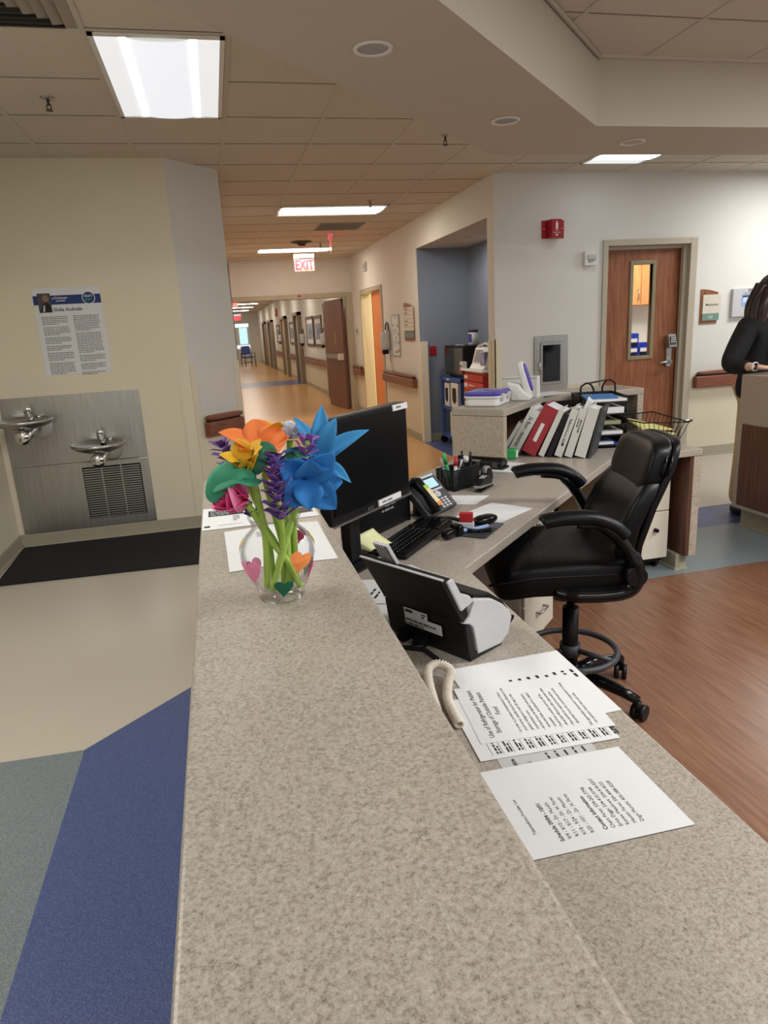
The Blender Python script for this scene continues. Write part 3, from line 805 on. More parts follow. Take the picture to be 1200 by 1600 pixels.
# room sign
def roomsign(label, loc, lines, number):
    t = thing('room_sign', label, 'sign', loc)
    pts = [(-.115, -.02), (.085, -.02), (.085, .285)] + [(.085 - .2 * i / 8, .285 + .035 * sin(pi / 2 * i / 8)) for i in range(1, 9)]
    MB().ext(pts, 'y', -.01, 0).build('wood_backplate', M['wood'], t)
    MB().box(-.095, -.02, .08, .115, -.01, .265).build('cream_plate', M['offw'], t)
    MB().box(-.095, -.02, .01, .1, -.01, .08).build('green_plate', mat('sage_green_plate', '6f8f82', .5), t)
    b = MB(Matrix.Translation((0, -.0206, 0)) @ Matrix.Rotation(RAD(90), 4, 'X')); b.text(lines, .01, .155, 0, .034, 0, .012, 'c'); b.build('lettering', M['ink'], t)
    b = MB(Matrix.Translation((0, -.0206, 0)) @ Matrix.Rotation(RAD(90), 4, 'X')); b.text(number, 0, .03, 0, .038, 0, .02, 'c'); b.build('lettering', M['white'], t)
roomsign('wood-backed room sign reading Medication beside the wooden door', (4.97, YD, 1.40), 'Medication', '157')
t = thing('wall_display', 'white wall panel with a small lit screen behind the person', 'display', (5.42, YD, 1.435))
MB().rbox((0, -.02, .135), (.42, .28, .04), .012, rx=RAD(90)).build('housing', M['lgrey'], t, bevel=.004)
b = MB(); b.box(-.105, -.043, .1, .13, -.04, .21, 0); b.box(-.1, -.0445, .185, .125, -.043, .205, 1)
for i in range(3):
    for j in range(2): b.box(-.09 + .073 * i, -.0445, .14 + .022 * j, -.035 + .073 * i, -.043, .156 + .022 * j, 2)
b.build('screen', [mat('lit_blue_screen', '7d8fb5', .3, emit=.5), mat('lit_navy_bar', '3b4766', .3, emit=.3), mat('lit_white_cells', 'b6c2dd', .3, emit=.5)], t)
MB().box(-.03, -.045, .245, .06, -.04, .268).build('card_slot', M['mgrey'], t)
b = MB(Matrix.Translation((0, -.0405, 0)) @ Matrix.Rotation(RAD(90), 4, 'X')); b.bars(-.09, .12, .225, 2, .01, .005); b.build('print', M['greyink'], t)

# ------------------------------------------------------------------ things on the corridor's right wall (all face -x)
RW = RAD(-90)
t = thing('directory_sign', 'wood-backed directory sign with white name strips beside blue alcove', 'sign', (XC, 9.27, 1.335), RW)
pts = [(-.24, 0), (.24, 0), (.24, .43)] + [(.24 - .48 * i / 8, .43 + .07 * sin(pi / 2 * i / 8)) for i in range(1, 9)]
MB().ext(pts, 'y', -.015, 0).build('wood_backplate', M['wood'], t)
for i in range(6): MB().box(-.2, -.03, .13 + .052 * i, .245, -.015, .178 + .052 * i).build('name_strip', M['offw'], t)
MB().box(-.2, -.03, .035, .245, -.015, .12).build('grey_plate', mat('grey_green_plate', '76827e', .5), t)
b = MB(Matrix.Translation((0, -.031, 0)) @ Matrix.Rotation(RAD(90), 4, 'X'))
for i in (1, 2, 4, 5): b.bars(-.16, .1, .145 + .052 * i, 1, .05, .016)
b.build('print', M['greyink'], t)
t = thing('notice_board', 'tall white notice board with small dark pictures in the corridor', 'notice board', (XC, 10.02, 1.12), RW)
MB().box(-.2, -.012, 0, .2, 0, .565).build('board', M['paper'], t)
b = MB(); b.box(-.21, -.016, -.01, .21, -.0, 0); b.box(-.21, -.016, .565, .21, 0, .575); b.box(-.21, -.016, 0, -.2, 0, .565); b.box(.2, -.016, 0, .21, 0, .565)
b.build('frame', M['alum'], t)
b = MB(Matrix.Translation((0, -.0125, 0)) @ Matrix.Rotation(RAD(90), 4, 'X'))
for x, y in ((-.13, .43), (.12, .42), (.13, .3), (.02, .25), (.14, .18), (-.02, .05), (.06, .05), (.14, .07)): b.box(x - .018, y - .018, 0, x + .018, y + .018, .001)
b.bars(-.05, .06, .52, 1, .02, .012); b.bars(-.15, .1, .36, 3, .03, .008); b.bars(-.15, .1, .2, 3, .03, .008)
b.build('print', M['dgrey'], t)
def dispenser(label, y, z=1.2, x=XC):
    t = thing('mounted_dispenser', label, 'dispenser', (x, y, z), RW, 'hand sanitizer dispensers')
    MB().pill((0, -.07, .14), (.17, .14, .27), .4, .5, 20, 12).build('housing', M['lgrey'], t)
    MB().box(-.09, -.03, .0, .09, 0, .3).build('back_plate', M['mgrey'], t, bevel=.01)
    MB().box(-.03, -.12, -.06, .03, -.03, .01).build('nozzle', M['blk'], t)
    b = MB(); b.box(-.06, -.13, -.125, .06, -.005, -.118); b.box(-.06, -.006, -.125, .06, 0, 0)
    b.build('drip_tray', M['lgrey'], t)
    MB().tube([(.02, -.02, .28), (.02, -.02, .38), (-.01, -.03, .41), (-.04, -.04, .38), (-.04, -.05, .3)], .012).build('pump_hook', M['dgrey'], t)
    return t
dispenser('grey hand sanitizer dispenser between notice board and orange doorway', 10.45, 1.19)
dispenser('white hand sanitizer dispenser right of the framed pictures beyond fire door', 16.7, 1.2)
dispenser('white hand sanitizer dispenser left of the framed pictures beyond fire door', 20.75, 1.2)
dispenser('white hand sanitizer dispenser far down the corridor', 27.6, 1.2)
t = thing('light_switch', 'small wall switch plate between fire door frame and orange doorway', 'switch', (XC, 12.85, 1.42), RW)
MB().box(-.06, -.01, 0, .06, 0, .14).build('plate', M['lgrey'], t, bevel=.003); MB().box(-.015, -.02, .04, .015, -.01, .1).build('toggle', M['dgrey'], t)
t = thing('wall_speaker', 'small grey box high on wall above orange doorway', 'wall box', (XC, 11.85, 2.46), RW)
MB().box(-.1, -.03, 0, .1, 0, .14).build('housing', M['lgrey'], t, bevel=.004); MB().box(-.07, -.032, .03, -.01, -.03, .11).build('speaker_mesh', M['mgrey'], t); MB().box(.02, -.032, .03, .07, -.03, .11).build('lens', M['mgrey'], t)
def picture(label, y0, y1, z0, z1):
    t = thing('framed_picture', label, 'picture', (XC, (y0 + y1) / 2, z0), RW, 'framed pictures in the corridor')
    w, h = (y1 - y0) / 2, z1 - z0; f = .07
    b = MB(); b.box(-w, -.03, 0, w, 0, f); b.box(-w, -.03, h - f, w, 0, h); b.box(-w, -.03, f, -w + f, 0, h - f); b.box(w - f, -.03, f, w, 0, h - f)
    b.build('frame', mat('dark_bronze_frame', '5b4a40', .4), t)
    MB().box(-w + f, -.012, f, w - f, -.002, h - f).build('mat_board', M['paper'], t)
    MB().box(-w + f + .16, -.016, f + .12, w - f - .16, -.012, h - f - .12).build('print', mat('muted_blue_print', '77839a', .6, ramp=[(.3, '565f78'), (.5, '8b94a6'), (.8, 'a9adb6')], noise=(4, .1)), t)
picture('framed picture beyond the fire door, nearer of the pair', 17.15, 18.42, 1.14, 1.91)
picture('framed picture beyond the fire door, farther of the pair', 18.62, 20.03, 1.14, 1.93)
picture('framed picture between two doorways beyond the pair of pictures', 22.9, 24.5, 1.15, 1.88)
picture('pale framed picture farthest down the corridor', 28.3, 29.6, 1.15, 1.88)
t = thing('mounted_fire_alarm', 'small red fire alarm sign high on far corridor wall', 'alarm', (XC, 29.0, 2.2), RW)
MB().box(-.2, -.06, 0, .2, 0, .3).build('housing', M['red'], t, bevel=.01); MB().box(-.08, -.066, .08, .08, -.06, .24).build('strobe_lens', M['white'], t)
# chair at the far end of the corridor
t = thing('side_chair', 'blue side chair with black frame at far end of corridor', 'chair', (1.62, 36, 0), RAD(20))
MB().pill((0, 0, .46), (.5, .48, .09), .4, .4).build('seat', M['bluec'], t)
MB().pill((0, .24, .8), (.46, .07, .42), .4, .4, rx=RAD(-8)).build('backrest', M['bluec'], t)
for sx in (-1, 1):
    MB().tube([(sx * .27, -.24, 0), (sx * .27, -.24, .66), (sx * .27, .2, .68), (sx * .27, .26, 0.02)], .02).build('leg', M['blk'], t)
    MB().tube([(sx * .22, .22, .42), (sx * .22, .28, 1.0)], .015).build('back_post', M['blk'], t)
MB().tube([(-.27, .0, .2), (.27, .0, .2)], .014).build('stretcher', M['blk'], t)
# ------------------------------------------------------------------ nurse station casework
LM = [M['lam'], M['lamv']]
tc = thing('reception_counter', 'long speckled beige raised counter with flowers, running from camera toward corridor', 'counter', (0, 0, 0))
b = MB(); b.prism([(-.087, -.7), (.2317, -.7), (.2317, 2.70), (-.05, 2.445), (-.078, 2.41), (-.087, 2.385)], 1.008, CT)
b.build('counter_top', M['lam'], tc, bevel=.006, seg=3)
b = MB(); b.prism([(-.045, -.7), (.10, -.7), (.10, 2.52), (-.045, 2.39)], .1, 1.008)
b.build('front_panel', M['lamv'], tc)
b = MB(); b.prism([(-.005, -.7), (.10, -.7), (.10, 2.5), (-.005, 2.38)], 0, .1)
b.build('toe_kick', M['base'], tc)

dt = thing('desk', 'speckled beige lower desk with an angled corner, covered with papers and office things', 'desk', (0, 0, 0))
b = MB(); b.prism([(.101, -.7), (.722, -.7), (.722, 2.005), (2.085, 3.36), (2.672, 3.36), (2.672, 4.33), (1.86, 4.33), (1.29, 3.775), (.101, 2.53)], DK - .04, DK)
b.build('desk_top', M['lam'], dt, bevel=.005, seg=3)
b = MB(); b.box(2.62, 3.365, .1, 2.67, 4.3, DK - .041); 
b.build('end_panel', M['lamv'], dt, bevel=.003)
b = MB(); b.box(2.60, 3.372, .1, 2.619, 4.3, DK - .041)
b.build('inner_end_panel', M['walnut'], dt)
b = MB(); b.box(2.575, 3.42, 0, 2.645, 4.28, .1); b.box(2.565, 3.41, 0, 2.655, 4.29, .012)
b.build('plinth', M['base'], dt)
b = MB()
b.prism([(.12, 2.49), (.145, 2.465), (1.31, 3.73), (1.29, 3.755)], .1, DK - .041); b.prism([(1.29, 3.755), (1.31, 3.73), (1.86, 4.27), (1.86, 4.3)], .1, DK - .041); b.box(1.86, 4.27, .1, 2.59, 4.3, DK - .041)
b.build('modesty_panel', M['walnut'], dt)

hu = thing('counter_hutch', 'speckled beige raised shelf on the desk with binders underneath', 'shelf', (0, 0, 0))
F, BK = (1.519, 3.543), (1.30, 3.797)
b = MB(); b.prism([F, (2.0, 4.02), (2.71, 4.01), (2.71, 4.335), (1.86, 4.36), BK], 1.008, CT)
b.build('shelf_top', M['lam'], hu, bevel=.006, seg=3)
b = MB(); d = .045 * .707
b.prism([F, (F[0] + d, F[1] + d), (BK[0] + d, BK[1] + d), BK], DK + .0005, 1.0075)
b.build('end_panel', M['lamv'], hu, bevel=.003)
b = MB(); b.box(2.664, 4.012, DK + .0005, 2.709, 4.33, 1.0075)
b.build('end_panel', M['lamv'], hu, bevel=.003)
b = MB(); b.prism([(1.35, 3.83), (1.367, 3.813), (1.878, 4.315), (1.872, 4.335)], DK + .0005, 1.0075); b.box(1.875, 4.315, DK + .0005, 2.663, 4.333, 1.0075)
b.build('back_panel', M['walnut'], hu)

def file_cabinet(label, loc, rz, w, d, z0, h, drawers, knob):
    t = thing('file_cabinet', label, 'file cabinet', loc, rz)
    MB().box(-w / 2, .02, z0, w / 2, d, z0 + h).build('cabinet_body', M['offw'], t, bevel=.003)
    dh = h / drawers
    for i in range(drawers):
        dr_ = MB().box(-w / 2 + .003, 0, z0 + i * dh + .003, w / 2 - .003, .02, z0 + (i + 1) * dh - .003).build('drawer', M['offw'], t, bevel=.003)
        z = z0 + (i + .62) * dh
        if knob == 'b': MB().cyl((w * .28, 0, z), (w * .28, -.025, z), .012).build('knob', M['blk'], dr_)
        else: MB().tube([(-.05, 0, z), (-.05, -.02, z), (-.04, -.028, z + .004), (.04, -.028, z + .004), (.05, -.02, z), (.05, 0, z)], .006).build('handle', M['alum'], dr_)
    b = MB()
    for x in (-1, 1):
        for y in (.06, d - .06): b.cyl((x * (w / 2 - .05) - .01, y, z0 / 2), (x * (w / 2 - .05) + .01, y, z0 / 2), z0 / 2 - .001); 
    b.box(-w / 2 + .02, .03, z0 * .6, w / 2 - .02, d - .02, z0)
    b.build('wheel_base', M['blk'], t)
    return t
file_cabinet('off-white two-drawer file cabinet beside the desk end panel, behind the chair', (2.342, 3.47, 0), 0, .42, .6, .07, .60, 2, 'b')
file_cabinet('off-white drawer cabinet under the angled part of desk', (1.39, 2.83, 0), RAD(45), .42, .55, .03, .66, 3, 'h')
t = thing('waste_bin', 'grey waste bin with clear liner under the desk behind the chair', 'bin', (1.80, 3.30, 0))
MB().lathe([(0, .002), (.11, .002), (.145, .33), (.14, .33), (.105, .01), (0, .01)], n=28).build('bin_body', M['dgrey'], t)
MB().lathe([(.135, .27), (.153, .29), (.151, .35), (.143, .355), (.138, .33), (.12, .2)], n=28).build('liner', mat('cloudy_liner_film', 'bfc4c2', .4, trans=.4, noise=(40, .1)), t)

# podium at the right
pd = thing('podium', 'speckled beige and dark wood standing counter at the right edge', 'counter', (3.503, 4.07, 0))
b = MB(); b.box(0, -2.2, .74, .62, 0, 1.08)
b.build('upper_body', M['lamv'], pd, bevel=.008, seg=3)
b = MB(); b.box(.004, -2.2, .14, .62, -.004, .74); b.box(-.0, -2.2, .138, .03, 0, .165); b.box(0, -.042, .16, .03, 0, .745)
b.build('lower_body', M['lamv'], pd, bevel=.004)
b = MB(); b.box(-.002, -2.19, .168, .01, -.046, .738)
b.build('wood_panel', M['walnut'], pd)
b = MB(); b.box(.06, -2.15, 0, .58, -.03, .139); b.box(.05, -2.15, 0, .58, -.02, .012)
b.build('plinth', M['base'], pd)

# ------------------------------------------------------------------ papers
def sheet(name, label, pts, z, m=None, prints=(), cat='paper', group='loose papers'):
    """flat paper with corners pts (counter-clockwise); prints: (lines, frame) drawn in paper space, metres"""
    c = Vector((sum(p[0] for p in pts) / len(pts), sum(p[1] for p in pts) / len(pts), z))
    o = MB().prism([(p[0] - c.x, p[1] - c.y) for p in pts], 0, .0006).build(name, m or M['paper'], None, loc=c)
    tag(o, label, cat, group)
    return o
def rectp(cx, cy, w, h, a):
    """rectangle, w along direction a (deg)"""
    u = Vector((cos(RAD(a)), sin(RAD(a)))); v = Vector((-u.y, u.x))
    return [tuple(Vector((cx, cy)) + u * (sx * w / 2) + v * (sy * h / 2)) for sx, sy in ((-1, -1), (1, -1), (1, 1), (-1, 1))]
def page(par, ang, off=(0, 0)):
    """matrix for print: text runs along ang (deg) in the sheet's own frame"""
    return Matrix.Translation((off[0], off[1], .0009)) @ Matrix.Rotation(RAD(ang), 4, 'Z')

# front schedule sheet: reads along +y, its top toward the raised counter
A = sheet('schedule_sheet', 'white printed provider schedule, nearest to the camera on the desk', [(.366, .776), (.643, .770), (.643, .985), (.366, .992)], DK + .0016)
# text frame: u along +y, v along -x ; origin at sheet centre (.5045,.88)
b = MB(page(A, 90)); 
def at(X, Y): return Y - .8808, -(X - .5045)
for X, Y, s, sz, bo in ((.4015, .822, 'Telemedicine Provider List', .0078, .004), (.436, .797, 'Schedule 09/04 - 10/01', .0098, .02), (.449, .799, '9/4 - 9/10 - Dr. Munshi', .0092, 0), (.462, .80, '9/11 - 9/17 - Dr. H. Fares', .0092, 0),
        (.475, .80, '9/18 - 9/24 - Dr. Munshi', .0092, 0), (.488, .80, '9/25 - 10/1 - Dr. H. Fares', .0092, 0), (.5115, .80, 'Contact Information', .0098, .02), (.5245, .80, 'Chant Fares: 504-265-7798', .0092, 0), (.537, .80, 'Erica Diggs: 504-410-9144', .0092, 0),
        (.549, .80, 'Renee Meadows: 504-418-4207', .0092, 0), (.561, .80, 'Hassan Fares: 504-444-4533', .0092, 0), (.5745, .80, 'Digit Munshi: 405-388-0228', .0092, 0)):
    u, v = at(X, Y); b.text(s, u, v, 0, sz, 0, bo)
b.build('print', M['ink'], A)
# loose stack behind it
E_ = sheet('form_sheet', 'grey printed form sticking out under the refrigerator notice', [(.415, .985), (.60, .975), (.61, 1.06), (.42, 1.07)], DK + .0002, M['paper2'])
b = MB(page(E_, 90)); b.text('Practice', -.05, .065, 0, .012, 0, .03); b.text('MA)', -.045, .04, 0, .01, 0, .02)
for k in range(5): b.bars(-.03, .0, -.0 - .018 * k, 1, .01, .004)
b.build('print', M['ink'], E_)
D_ = sheet('list_sheet', 'white list sheet under the refrigerator notice, next to the scanner', [(.44, 1.09), (.719, 1.093), (.719, 1.372), (.44, 1.367)], DK + .0008)
b = MB(page(D_, 90))
for k in range(9): b.bars(.012, .07, .02 - .021 * k, 1, .01, .007)
b.build('print', M['ink'], D_)
C_ = sheet('table_sheet', 'white sheet with a printed table, lying just under the refrigerator notice', [(.386, 1.021), (.662, 1.008), (.672, 1.225), (.396, 1.238)], DK + .0016)
b = MB(page(C_, 87.5))
for k in range(12):
    v = .11 - .0215 * k
    b.box(-.098, v, 0, .1, v + .0006, .0001); b.bars(-.095, -.05, v - .012, 2, .006, .0035)
b.build('print', M['ink'], C_)
B_ = sheet('notice_sheet', 'white notice about refrigerator use on top of the paper pile', [(.406, 1.07), (.676, 1.046), (.694, 1.255), (.424, 1.279)], DK + .0024)
b = MB(page(B_, 85))
b.text('Use of Refrigerator for Patient', 0, .103, 0, .0145, 0, .008, 'c'); b.text('Storage of Outside Patient', 0, .085, 0, .0145, 0, .008, 'c'); b.text('Food', 0, .067, 0, .0145, 0, .008, 'c')
y = .046
for s, ind in (('\u2022 In order to prevent contamination of floor', 0), ('stock items, outside food is not allowed in the', 1), ('patient refrigerator and will stay in the', 1), ('nourishment room.', 1),
          ('\u2022 All food must be labeled with patient', 0), ('name and date, and placed in a sealed', 1), ('container.', 1), ('\u2022 Food from outside sources will be', 0), ('discarded 48 hours after placement date.', 1),
          ('\u2022 Any spoiled or expired food will be', 0), ('discarded from the nourishment room.', 1), ('', 0), ("We appreciate everyone's cooperation to keep", -1), ("our patient's food clean and safe.", 0)):
    if s: b.text(s, -.088 + .006 * ind, y, 0, .0088, 0, .004)
    y -= .0118
b.build('print', M['ink'], B_)
# sheets elsewhere on the desk
sheet('blank_sheet', 'blank white sheet on the desk edge between mouse and stapler', rectp(1.048, 2.575, .31, .205, 35), DK + .0008)
sheet('blank_sheet', 'blank white sheet partly under the desk phone', [(.93, 2.80), (1.04, 2.745), (1.155, 2.87), (1.0, 2.95)], DK + .0008)
N_ = sheet('note_sheet', 'white sheet behind the scanner with a small drawing', [(.33, 1.83), (.41, 1.80), (.50, 1.98), (.37, 2.02)], DK + .0008)
b = MB(page(N_, 60)); b.bars(-.06, .03, .01, 2, .02, .008); b.lathe([(.012, 0), (.0128, 0)], (.02, -.03, 0), 16); b.build('print', M['ink'], N_)
sheet('note_sheet', 'white sheet tucked under the back of the scanner beside the raised counter', [(.33, 1.62), (.40, 1.60), (.42, 1.79), (.33, 1.82)], DK + .0008)
sheet('folded_sheet', 'white folded sheet under the scanner extension, by the keyboard corner', [(.47, 2.0), (.58, 2.04), (.56, 2.10), (.48, 2.08)], DK + .0008)
random.seed(3)
for k in range(6):
    a = random.uniform(-5, 5)
    o = sheet('printed_sheet', ['lowest sheet', 'second sheet from bottom', 'third sheet', 'fourth sheet', 'fifth sheet', 'top sheet'][k] + ' of the paper stack near the green box and binders', rectp(1.50 + random.uniform(-.012, .012), 3.335 + random.uniform(-.012, .012), .30, .235, -52 + a), DK + .0008 + k * .0019, group='paper stack near the binders')
# papers under the vase
P1 = sheet('leaflet', 'printed leaflet with black boxes, left behind the vase on raised counter', [(-.083, 1.735), (.07, 1.735), (.085, 1.955), (-.083, 1.965)], CT + .0008)
b = MB(page(P1, 0)); b.box(-.065, .02, 0, .03, .085, .0002, 0); b.box(.045, .04, 0, .075, .08, .0001, 0); b.box(.047, .043, .0001, .073, .077, .0002, 1)
for k in range(4): b.bars(-.06, .025, .072 - .014 * k, 1, .01, .005, .0004, 1)
for k in range(5): b.bars(.04, .07, .02 - .012 * k, 1, .01, .004, .0002, 0)
for k in range(4): b.bars(.0, .03, .0 - .014 * k, 1, .01, .005, .0002, 0)
b.box(-.075, -.09, 0, -.06, -.075, .0002, 0); b.box(-.04, -.08, 0, .02, -.078, .0002, 2)
b.build('print', [M['ink'], M['lgrey'], M['greyink']], P1)
P2 = sheet('leaflet', 'white folded sheet directly under and behind the vase', [(-.022, 1.385), (.065, 1.395), (.208, 1.385), (.208, 1.70), (.10, 1.72), (-.028, 1.70)], CT + .0008)
b = MB(page(P2, 0)); b.bars(-.04, .0, .11, 4, .012, .005); b.lathe([(.01, 0), (.011, 0)], (.02, .1, 0), 14); b.build('print', M['greyink'], P2)
P3 = sheet('leaflet', 'printed leaflet with a dark box, right behind the vase toward the monitor', [(.105, 1.755), (.222, 1.755), (.215, 1.93), (.10, 1.95)], CT + .0008)
b = MB(page(P3, -80)); b.box(-.05, -.04, 0, .05, .045, .0002, 0)
for k in range(3): b.text('EMBR', -.045, .02 - .022 * k, .0004, .016, 1, .02)
b.build('print', [M['dgrey'], M['lgrey']], P3)
# ------------------------------------------------------------------ monitor
t = thing('monitor', 'black switched-off monitor on the desk behind the flowers', 'monitor', (.444, 2.174, DK), RAD(44.4))
W2, HB, HT = .2375, .19, .522
MB().rbox((0, .0, (HB + HT) / 2), (W2 * 2, HT - HB, .045), .008, rx=RAD(90)).build('housing', M['blk'], t, bevel=.004)
b = MB(); b.box(-W2 + .012, -.0255, HB + .03, W2 - .012, -.0226, HT - .014)
b.build('screen', M['screen'], t)
b = MB(); b.box(-W2, -.028, HB - .002, W2, -.0228, HB + .004, 0); b.build('lower_trim', M['alum'], t)
lb = MB().box(.02, -.0285, HB + .006, .165, -.0232, HB + .026).build('label_strip', M['paper'], t)
MB().box(.14, -.0285, HT - .022, .236, -.0232, HT - .002).build('label_strip', M['paper'], t)
b = MB(Matrix.Translation((0, -.0288, 0)) @ Matrix.Rotation(RAD(90), 4, 'X')); b.bars(.04, .15, HB + .012, 1, .01, .007); b.bars(.16, .22, HT - .015, 1, .01, .007); b.build('print', M['greyink'], lb)
b = MB(Matrix.Translation((0, -.0288, 0)) @ Matrix.Rotation(RAD(90), 4, 'X')); b.text('AOC', -.03, HB + .008, 0, .018, 0, .02, 'c'); b.build('lettering', M['alum'], t)
b = MB(); b.box(-.075, .03, .015, -.015, .07, .34); b.box(-.085, .018, .26, .035, .06, .40); b.build('stand_neck', M['blk'], t, bevel=.006)
b = MB(); b.rbox((-.07, .075, .008), (.22, .19, .016), .05); b.build('stand_base', M['blkg'], t, bevel=.004)
# small computer standing behind the monitor
t = thing('computer_tower', 'slim black computer standing behind the monitor with printed label', 'computer', (.705, 2.632, DK), RAD(43))
MB().box(-.36, .0, .002, .0, .085, .232).build('case', M['blk'], t, bevel=.005)
b = MB(Matrix.Translation((0, -.0012, 0)) @ Matrix.Rotation(RAD(90), 4, 'X'))
for i in range(7): b.bars(-.2 + .012 * (i % 3), -.05, .19 - .018 * i, 1, .01, .008)
b.build('print', M['mgrey'], t)
b = MB(); b.box(-.005, -.004, .0, .006, .09, .238); b.build('front_edge', M['blkg'], t, bevel=.003)
# keyboard
t = thing('keyboard', 'black keyboard on the desk in front of the monitor', 'keyboard', (.645, 2.366, DK), RAD(49.5))
MB().rbox((0, 0, .0095), (.445, .15, .017), .008).build('case', M['blk'], t, bevel=.003)
b = MB(); random.seed(5)
for r in range(6):
    x = -.212; n = 0
    while x < .212:
        w = .0168
        if r == 0 and -.115 < x < -.0: w = .112
        if not (.071 < x < .078 or .132 < x < .139): b.cbox((x + w / 2, -.058 + .0215 * r + (.006 if r == 5 else 0), .0205), (w - .003, .0165, .006))
        x += w + .0022
o = b.build('keys', M['blkg'], t); o['kind'] = 'stuff'; o['label'] = 'rows of black keys'
b = MB(Matrix.Translation((0, 0, .0238)))
for r in range(5):
    for c in range(16): b.box(-.208 + .019 * c, -.036 + .0215 * r, 0, -.2045 + .019 * c, -.0325 + .0215 * r, .0001)
o = b.build('key_marks', M['mgrey'], t); o['kind'] = 'stuff'
# mouse, pad, stamp
t = thing('mouse_pad', 'dark grey mouse pad with ribbed edge beside the keyboard', 'mouse pad', (.905, 2.395, DK), RAD(48))
MB().rbox((0, 0, .0025), (.21, .16, .003), .012).build('pad', M['dgrey'], t)
b = MB()
for k in range(9): b.box(.03, -.075 + .007 * k, .004, .10, -.0715 + .007 * k, .0055)
b.build('ribs', mat('slate_rubber', '6a6b74', .6), t)
t = thing('computer_mouse', 'glossy black mouse on the mouse pad behind the stamp', 'mouse', (.962, 2.44, DK + .0045), RAD(20))
MB().pill((0, 0, .018), (.115, .062, .036), .8, .8, 24, 14, warp=lambda p: (p.x, p.y, max(p.z, -.017))).build('shell', M['blkg'], t)
MB().cyl((.03, -.004, .027), (.03, .004, .027), .007).build('wheel', M['dgrey'], t)
t = thing('rubber_stamp', 'red-topped self-inking stamp with clear base on mouse pad', 'stamp', (.868, 2.395, DK + .0045), RAD(-25))
MB().box(-.026, -.014, .032, .026, .014, .068).build('handle', M['red'], t, bevel=.003)
MB().box(-.029, -.017, 0, .029, .017, .031).build('base', mat('cloudy_clear_plastic', 'c9cbd2', .3, noise=(30, .04)), t, bevel=.003)
b = MB()
for k in range(7): b.box(-.026 + .008 * k, -.0178, .004, -.022 + .008 * k, -.017, .012)
b.build('ribs', M['mgrey'], t)
# desk phone
t = thing('desk_phone', 'dark grey office phone on tilted stand beside the computer tower', 'telephone', (.85, 2.66, DK), RAD(40))
T_ = Matrix.Rotation(RAD(46), 4, 'X') @ Matrix.Diagonal((1, .76, 1, 1))
def tilt(): return MB(T_ @ Matrix.Translation((0, 0, .013)))
b = tilt(); b.rbox((0, .12, .0), (.225, .235, .03), .012); b.build('body', M['dgrey'], t, bevel=.004)
b = MB(); b.box(-.07, .07, .0, .08, .13, .006); b.box(-.06, .085, .0, .07, .1, .08); b.build('stand', M['dgrey'], t)
b = tilt(); b.box(-.04, .145, .015, .09, .215, .0175); sc = b.build('display_bezel', M['blkg'], t)
b = tilt(); b.box(-.035, .15, .0176, .085, .21, .0186); b.build('display', mat('lit_phone_display', '9fc3dc', .3, emit=.55, noise=(3, .12)), sc)
b = tilt(); b.box(-.045, .128, .015, .095, .141, .018); b.box(-.1, .222, .015, .1, .236, .018); b.build('silver_strip', M['lgrey'], t)
b = tilt(); b.cyl((.035, .105, .015), (.035, .105, .0195), .02, n=24); b.cyl((.035, .105, .0195), (.035, .105, .021), .009); b.build('navigation_ring', M['lgrey'], t)
for r in range(4):
    for c in range(3):
        bt = tilt(); bt.rbox((.0 + .026 * c + .012, .07 - .0165 * r, .0165), (.0185, .0115, .006), .004); bt.build('key_button', M['lgrey'], t)
b = tilt()
for k in range(5): b.cbox((.1, .2 - .013 * k, .0165), (.006, .005, .004))
for k in range(3): b.cbox((.096, .06 - .018 * k, .0165), (.012, .006, .004)); b.cbox((-.01, .12 - .02 * k, .0165), (.012, .005, .004))
b.build('small_buttons', M['mgrey'], t)
b = tilt(); b.tube([(-.075, .005, .03), (-.078, .03, .045), (-.078, .12, .05), (-.078, .2, .045), (-.075, .225, .03)], [.02, .026, .02, .026, .02], 10)
hs = b.build('handset', M['blk'], t)
b = tilt(); b.box(-.092, .04, .0695, -.064, .13, .071, 0); b.box(-.092, .13, .068, -.064, .155, .071, 1); b.box(-.092, .016, .0695, -.064, .04, .0715, 2)
b.build('colour_label', [mat('cream_label', 'd8cfa8', .6), mat('lime_label', 'a9c23c', .6), mat('orange_label', 'd98a3c', .6)], hs)
# coiled handset cord
def coil(path, R, pitch, r, n=10):
    P = smooth_path(path, 10); out = []; acc = 0.
    for i in range(len(P) - 1):
        d = P[i + 1] - P[i]; L = d.length; tdir = d.normalized(); a = tdir.orthogonal().normalized()
        if out and abs(tdir.dot(Vector((0, 0, 1)))) < .95: a = (Vector((0, 0, 1)) - tdir * tdir.z).normalized()
        bb_ = tdir.cross(a); k = max(1, int(L / pitch * n))
        for j in range(k):
            s = j / k; ph = 2 * pi * (acc + L * s) / pitch
            out.append(P[i] + d * s + a * cos(ph) * R + bb_ * sin(ph) * R)
        acc += L
    return out
b = MB(); b.tube(coil([(.772, 2.585, DK + .012), (.85, 2.555, DK + .012), (.882, 2.48, DK + .012), (.85, 2.385, DK + .013), (.89, 2.335, DK + .013), (.945, 2.33, DK + .013)], .0065, .0055, .0021, 8), .0021, 5)
o = b.build('coiled_cord', M['blk'], None); tag(o, 'black coiled phone cord lying across the mouse pad', 'cord')
b = MB(); b.tube(coil([(.36, 1.20, DK + .009), (.37, 1.28, DK + .02), (.385, 1.335, DK + .03), (.415, 1.35, DK + .03), (.432, 1.32, DK + .025), (.41, 1.275, DK + .02), (.392, 1.22, DK + .012), (.385, 1.13, DK + .012)], .0085, .0065, .0028, 9), .0028, 6)
